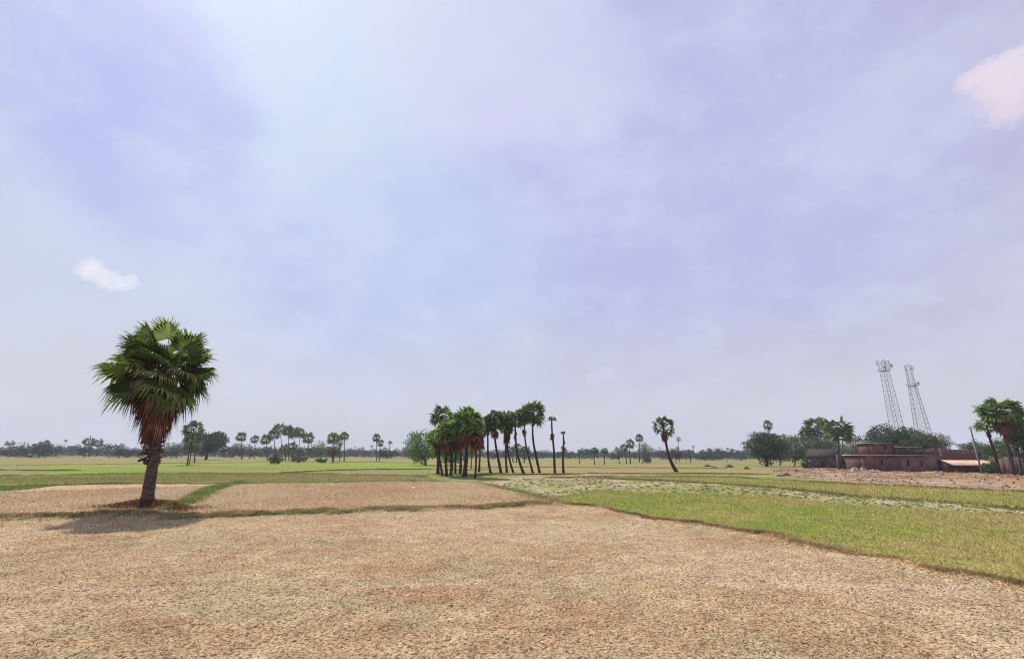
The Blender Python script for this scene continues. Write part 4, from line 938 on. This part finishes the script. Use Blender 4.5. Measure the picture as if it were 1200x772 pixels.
def pole():
    b = G(1151, 555.5); t = at_depth(1143, 499.5, b[1]); zb = hz(b) - .1; root = empty('utility_pole', (b[0], b[1], zb), 'grey cement pole standing right behind the shed', 'pole')
    H = t[2] - zb; m = MB(); m.box(-.11, .11, -.09, .09, 0, H); m.build('post', M['pole'], root)
    m = MB(); m.box(-.55, .55, -.15, -.09, H - .45, H - .35); m.build('crossarm', M['steel'], root)
    for x in (-.48, 0, .48):
        m = MB(); m.tube([(x, -.12, H - .352), (x, -.12, H - .2)], [.05, .03], 6); m.build('insulator', M['white'], root)
pole()
def tower(bx, tx, tv, ry, wb, wt, label, heads, seed, rz):
    """lattice mast standing at northing ry; wb, wt: side at foot and at top"""
    rs = RS(seed); top = at_depth(tx, tv, ry); b = (top[0], ry); zb = hz(b) - .1; H = top[2] - zb
    root = empty('telecom_tower', (b[0], b[1], zb), label, 'tower', 'twin lattice telecom towers', rz)
    n = 20; S = [(-1, -1), (1, -1), (1, 1), (-1, 1)]
    def w(t): return wb / 2 + (wt / 2 - wb / 2) * min(t / .85, 1)
    for s in S:
        m = MB(); m.tube([(s[0] * w(t), s[1] * w(t), H * t) for t in (0, .3, .6, .85, 1)], [.13, .12, .10, .085, .075], 5); m.build('leg', M['steel'], root)
    m = MB()
    for k in range(n):
        t0, t1 = k / n, (k + 1) / n
        for i in range(4):
            a, c = S[i], S[(i + 1) % 4]; p = lambda s, t: np.array([s[0] * w(t), s[1] * w(t), H * t])
            m.tube([p(a, t0), p(c, t1)], .038, 4, False); m.tube([p(c, t0), p(a, t1)], .038, 4, False); m.tube([p(a, t1), p(c, t1)], .038, 4, False)
    m.build('lattice_bracing', M['steel'], root)
    for f, kind in heads:
        z = H * f; ww = w(f)
        if kind == 'panel':
            for i, s in enumerate([(-1, -1), (1, -1), (1, 1), (-1, 1), (1.2, 0)][:5 if seed == 1 else 3]):
                x, y = s[0] * (ww + .35), s[1] * (ww + .35); m = MB(); m.box(x - .15, x + .15, y - .1, y + .1, z - 1.1, z + 1.1); a = m.build('panel_antenna', M['antenna'], root)
                m = MB(); m.tube([(x * .98, y * .98, z), (s[0] * ww * .8, s[1] * ww * .8, z)], .06, 4); m.build('bracket', M['steel'], a)
        if kind == 'platform':
            m = MB(); q = ww + .5
            m.box(-q, q, -q, q, z - .08, z); 
            for zz in (.6, 1.2):
                for i in range(4):
                    a, c = S[i], S[(i + 1) % 4]; m.tube([(a[0] * q, a[1] * q, z + zz), (c[0] * q, c[1] * q, z + zz)], .05, 4)
            for s in S: m.tube([(s[0] * q, s[1] * q, z), (s[0] * q, s[1] * q, z + 1.2)], .05, 4)
            m.build('platform', M['steel'], root)
        if kind == 'dish':
            for sx in (-1, 1):
                m = MB(); c = np.array([sx * (ww + .9), -ww - .5, z + sx * .4]); R = .8; V = [c + [0, .28, 0]]; kk = 14
                for k in range(kk): a = 2 * math.pi * k / kk; V.append(c + [R * math.cos(a), 0, R * math.sin(a)])
                for k in range(kk): a = 2 * math.pi * k / kk; V.append(c + [R * math.cos(a), -.3, R * math.sin(a)])
                V.append(c + [0, -.34, 0])
                m.add(V, [(1 + k, 1 + (k + 1) % kk, 1 + kk + (k + 1) % kk, 1 + kk + k) for k in range(kk)], [(0, 1 + (k + 1) % kk, 1 + k) for k in range(kk)] + [(2 * kk + 1, 1 + kk + k, 1 + kk + (k + 1) % kk) for k in range(kk)])
                d = m.build('dish_antenna', M['antenna'], root); m = MB(); m.tube([c + [0, .2, 0], (sx * ww * .8, -ww * .9, z)], .08, 5); m.build('bracket', M['steel'], d)
    m = MB(); m.tube([(0, 0, H), (0, 0, H + 2.2)], [.06, .03], 5); m.build('lightning_rod', M['steel'], root)
tower(1057, 1034, 423, 205, 4.3, 2.5, 'left and taller lattice telecom tower behind the brick building', [(.985, 'panel'), (.9, 'platform'), (.94, 'dish')], 1, .3)
tower(1085, 1063.5, 428, 205, 5.8, 2.0, 'right and wider lattice telecom tower with dishes below its top', [(.97, 'panel'), (.80, 'dish'), (.78, 'platform')], 2, .55)
def litter(px, pv, s, label, seed):
    rs = RS(seed); b = G(px, pv); import bmesh
    bm = bmesh.new(); bmesh.ops.create_icosphere(bm, subdivisions=2, radius=s)
    for v in bm.verts: v.co *= .7 + .5 * rs.rand(); v.co.z = abs(v.co.z) * .7
    me = bpy.data.meshes.new('plastic_bag'); bm.to_mesh(me); bm.free(); me.materials.append(M['white']); o = link(bpy.data.objects.new('plastic_bag', me)); o.location = (b[0], b[1], hz(b)); tag(o, label, 'litter')
litter(485, 574, .17, 'crumpled white plastic bag lying on the raised stubble plot', 1)
litter(463, 696.5, .03, 'tiny white scrap lying on the foreground stubble below the track', 2)

# ------------------------------------------------------------------ sky
SUN_EL, SUN_AZ = 52.0, -39.0      # azimuth from north, east positive
def world():
    w = bpy.data.worlds.new('World'); bpy.context.scene.world = w; w.use_nodes = True; nt = w.node_tree; ns = nt.nodes; L = nt.links; ns.clear()
    S = .12
    sky = N(ns, 'ShaderNodeTexSky', sky_type='NISHITA'); sky.sun_disc = False; sky.sun_elevation = math.radians(SUN_EL); sky.sun_rotation = math.radians(SUN_AZ); sky.dust_density = 2.0; sky.air_density = 1.0
    tc = N(ns, 'ShaderNodeTexCoord')
    no = N(ns, 'ShaderNodeTexNoise', Scale=2.2, Detail=5, Roughness=.55); mp = N(ns, 'ShaderNodeMapping'); mp.inputs['Scale'].default_value = (1, 1, 2.2); L.new(tc.outputs['Generated'], mp.inputs[0]); L.new(mp.outputs[0], no.inputs['Vector'])
    sub = N(ns, 'ShaderNodeVectorMath', operation='SUBTRACT'); L.new(no.outputs['Color'], sub.inputs[0]); sub.inputs[1].default_value = (.5, .5, .5)
    scl = N(ns, 'ShaderNodeVectorMath', operation='SCALE'); scl.inputs['Scale'].default_value = .32; L.new(sub.outputs[0], scl.inputs[0])
    add = N(ns, 'ShaderNodeVectorMath', operation='ADD'); L.new(tc.outputs['Generated'], add.inputs[0]); L.new(scl.outputs[0], add.inputs[1])
    nrm = N(ns, 'ShaderNodeVectorMath', operation='NORMALIZE'); L.new(add.outputs[0], nrm.inputs[0])
    def lin(c): return tuple(((v / 255 + .055) / 1.055) ** 2.4 if v > 10 else v / 255 / 12.92 for v in c)
    cur = None
    def rgb(c): n = ns.new('ShaderNodeRGB'); n.outputs[0].default_value = (*lin(c), 1); return n.outputs[0]
    cur = rgb((186, 196, 240))
    def layer(a, b, r0, r1, c, amt, vec=nrm):
        nonlocal cur
        d = unit(ray(a, b)); dot = N(ns, 'ShaderNodeVectorMath', operation='DOT_PRODUCT'); L.new(vec.outputs[0], dot.inputs[0]); dot.inputs[1].default_value = tuple(d)
        mr = N(ns, 'ShaderNodeMapRange', interpolation_type='SMOOTHERSTEP'); L.new(dot.outputs['Value'], mr.inputs[0])
        mr.inputs[1].default_value = math.cos(math.radians(r1)); mr.inputs[2].default_value = math.cos(math.radians(r0)); mr.inputs[3].default_value = 0; mr.inputs[4].default_value = amt
        mx = N(ns, 'ShaderNodeMix', data_type='RGBA'); L.new(mr.outputs[0], mx.inputs[0]); L.new(cur, mx.inputs[6]); mx.inputs[7].default_value = (*lin(c), 1); cur = mx.outputs[2]
    layer(1100, 250, 5, 55, (192, 190, 222), 1)
    layer(800, 200, 3, 30, (191, 193, 238), .85)
    layer(660, 230, 2, 14, (196, 193, 243), .55)
    layer(60, 380, 4, 24, (204, 216, 240), .8)
    layer(330, 60, 3, 24, (204, 224, 248), .85)
    layer(160, 150, 2, 15, (184, 190, 242), .9)
    layer(450, 240, 2, 14, (206, 220, 244), .8)
    layer(590, 60, 3, 18, (216, 218, 246), .8)
    layer(520, 330, 3, 20, (192, 206, 242), .8)
    # milky air towards the horizon
    sp = N(ns, 'ShaderNodeSeparateXYZ'); L.new(nrm.outputs[0], sp.inputs[0])
    mr = N(ns, 'ShaderNodeMapRange', interpolation_type='SMOOTHSTEP'); L.new(sp.outputs[2], mr.inputs[0]); mr.inputs[1].default_value = .36; mr.inputs[2].default_value = .03; mr.inputs[3].default_value = 0; mr.inputs[4].default_value = .92
    mx = N(ns, 'ShaderNodeMix', data_type='RGBA'); L.new(mr.outputs[0], mx.inputs[0]); L.new(cur, mx.inputs[6]); mx.inputs[7].default_value = (*lin((213, 213, 222)), 1); cur = mx.outputs[2]
    # thin cloud veils
    n2 = N(ns, 'ShaderNodeTexNoise', Scale=2.6, Detail=9, Roughness=.62); mp2 = N(ns, 'ShaderNodeMapping'); mp2.inputs['Scale'].default_value = (1, 1, 2.); mp2.inputs['Location'].default_value = (3, 1, 2); L.new(tc.outputs['Generated'], mp2.inputs[0]); L.new(mp2.outputs[0], n2.inputs['Vector'])
    mr = N(ns, 'ShaderNodeMapRange', interpolation_type='SMOOTHSTEP'); L.new(n2.outputs['Fac'], mr.inputs[0]); mr.inputs[1].default_value = .42; mr.inputs[2].default_value = .68; mr.inputs[3].default_value = 0; mr.inputs[4].default_value = .45
    mx = N(ns, 'ShaderNodeMix', data_type='RGBA'); L.new(mr.outputs[0], mx.inputs[0]); L.new(cur, mx.inputs[6]); mx.inputs[7].default_value = (*lin((220, 224, 245)), 1); cur = mx.outputs[2]
    n4 = N(ns, 'ShaderNodeTexNoise', Scale=7., Detail=6, Roughness=.6); mp4 = N(ns, 'ShaderNodeMapping'); mp4.inputs['Scale'].default_value = (1, 1.3, 1.8); mp4.inputs['Rotation'].default_value = (.3, .2, .5); L.new(tc.outputs['Generated'], mp4.inputs[0]); L.new(mp4.outputs[0], n4.inputs['Vector'])
    mr = N(ns, 'ShaderNodeMapRange', interpolation_type='SMOOTHSTEP'); L.new(n4.outputs['Fac'], mr.inputs[0]); mr.inputs[1].default_value = .42; mr.inputs[2].default_value = .72; mr.inputs[3].default_value = 0; mr.inputs[4].default_value = .38
    mx = N(ns, 'ShaderNodeMix', data_type='RGBA'); L.new(mr.outputs[0], mx.inputs[0]); L.new(cur, mx.inputs[6]); mx.inputs[7].default_value = (*lin((214, 224, 246)), 1); cur = mx.outputs[2]
    # small cumulus puffs
    n3 = N(ns, 'ShaderNodeTexNoise', Scale=16, Detail=8, Roughness=.65); L.new(tc.outputs['Generated'], n3.inputs['Vector'])
    s3 = N(ns, 'ShaderNodeVectorMath', operation='SUBTRACT'); L.new(n3.outputs['Color'], s3.inputs[0]); s3.inputs[1].default_value = (.5, .5, .5)
    c3 = N(ns, 'ShaderNodeVectorMath', operation='SCALE'); L.new(s3.outputs[0], c3.inputs[0]); c3.inputs['Scale'].default_value = .07
    a3 = N(ns, 'ShaderNodeVectorMath', operation='ADD'); L.new(tc.outputs['Generated'], a3.inputs[0]); L.new(c3.outputs[0], a3.inputs[1])
    v3 = N(ns, 'ShaderNodeVectorMath', operation='NORMALIZE'); L.new(a3.outputs[0], v3.inputs[0])
    for a, b, r0, r1, c, amt in [(a_, b_, r0_ * .5, r1_ * 1.12, c_, m_ * .72) for a_, b_, r0_, r1_, c_, m_ in [(96, 312, .1, 1.2, (240, 241, 250), .85), (112, 318, .2, 1.3, (243, 244, 251), .95), (130, 323, .2, 1.2, (242, 243, 251), .9), (146, 329, .1, 1.0, (238, 240, 250), .8), (120, 326, .1, 1.1, (226, 230, 246), .6),
                                 (1132, 100, .1, 1.2, (236, 222, 238), .8), (1150, 92, .4, 1.6, (242, 228, 240), .95), (1175, 86, .5, 1.8, (243, 229, 240), .95), (1200, 82, .5, 2.0, (242, 228, 240), .95), (1196, 112, .5, 2.2, (240, 226, 240), .9), (1168, 118, .4, 1.7, (240, 226, 240), .9), (1172, 138, .2, 1.5, (232, 218, 238), .8),
                                 (430, 262, 1, 4.5, (212, 224, 246), .5), (696, 441, .0, 1.0, (226, 226, 238), .5), (712, 439, .0, 1.0, (226, 226, 238), .5)]]:
        layer(a, b, r0, r1, c, amt, v3)
    sc = N(ns, 'ShaderNodeMix', data_type='RGBA', blend_type='MULTIPLY'); sc.inputs[0].default_value = 1; L.new(cur, sc.inputs[6]); k = 1 / S; sc.inputs[7].default_value = (k, k, k, 1); sc.clamp_result = False
    fin = N(ns, 'ShaderNodeMix', data_type='RGBA'); fin.inputs[0].default_value = .93; L.new(sky.outputs[0], fin.inputs[6]); L.new(sc.outputs[2], fin.inputs[7])
    bg = N(ns, 'ShaderNodeBackground', Strength=S); L.new(fin.outputs[2], bg.inputs[0]); o = N(ns, 'ShaderNodeOutputWorld'); L.new(bg.outputs[0], o.inputs[0])
world()
sl = bpy.data.lights.new('sun', 'SUN'); sl.energy = 5.0; sl.angle = math.radians(.6); sl.color = (1, .95, .87)
so = link(bpy.data.objects.new('sun', sl))
import mathutils
e, a = math.radians(SUN_EL), math.radians(SUN_AZ)
tosun = mathutils.Vector((math.sin(a) * math.cos(e), math.cos(a) * math.cos(e), math.sin(e)))
so.rotation_euler = tosun.to_track_quat('Z', 'Y').to_euler(); so.location = (0, 0, 80)

# ------------------------------------------------------------------ haze
def haze():
    m = MB(); m.box(-1560, 1560, -1560, 1560, -1.6, 75)
    mt, nt, ns, L = new_mat('haze'); v = N(ns, 'ShaderNodeVolumePrincipled'); v.inputs['Color'].default_value = (.80, .84, .92, 1); v.inputs['Density'].default_value = .00032
    o = N(ns, 'ShaderNodeOutputMaterial'); L.new(v.outputs[0], o.inputs['Volume'])
    h = m.build('haze', mt); h['kind'] = 'stuff'; h['label'] = 'thin pale haze over the far fields'
haze()

# ------------------------------------------------------------------ camera and render settings
cam = bpy.data.cameras.new('camera'); cam.sensor_width = 36; cam.lens = 36 * FPX / 1200; cam.clip_end = 6000; cam.clip_start = .1
co = link(bpy.data.objects.new('camera', cam))
mw = mathutils.Matrix.Identity(4)
for i in range(3):
    mw[i][0] = RR[i]; mw[i][1] = UU[i]; mw[i][2] = -FF[i]
mw[2][3] = CAMH
co.matrix_world = mw
sc = bpy.context.scene; sc.camera = co
sc.view_settings.view_transform = 'Standard'; sc.view_settings.look = 'None'; sc.view_settings.exposure = 0; sc.view_settings.gamma = 1
sc.cycles.filter_width = 1.1; sc.render.engine = 'CYCLES'; sc.cycles.volume_bounces = 0; sc.cycles.max_bounces = 6
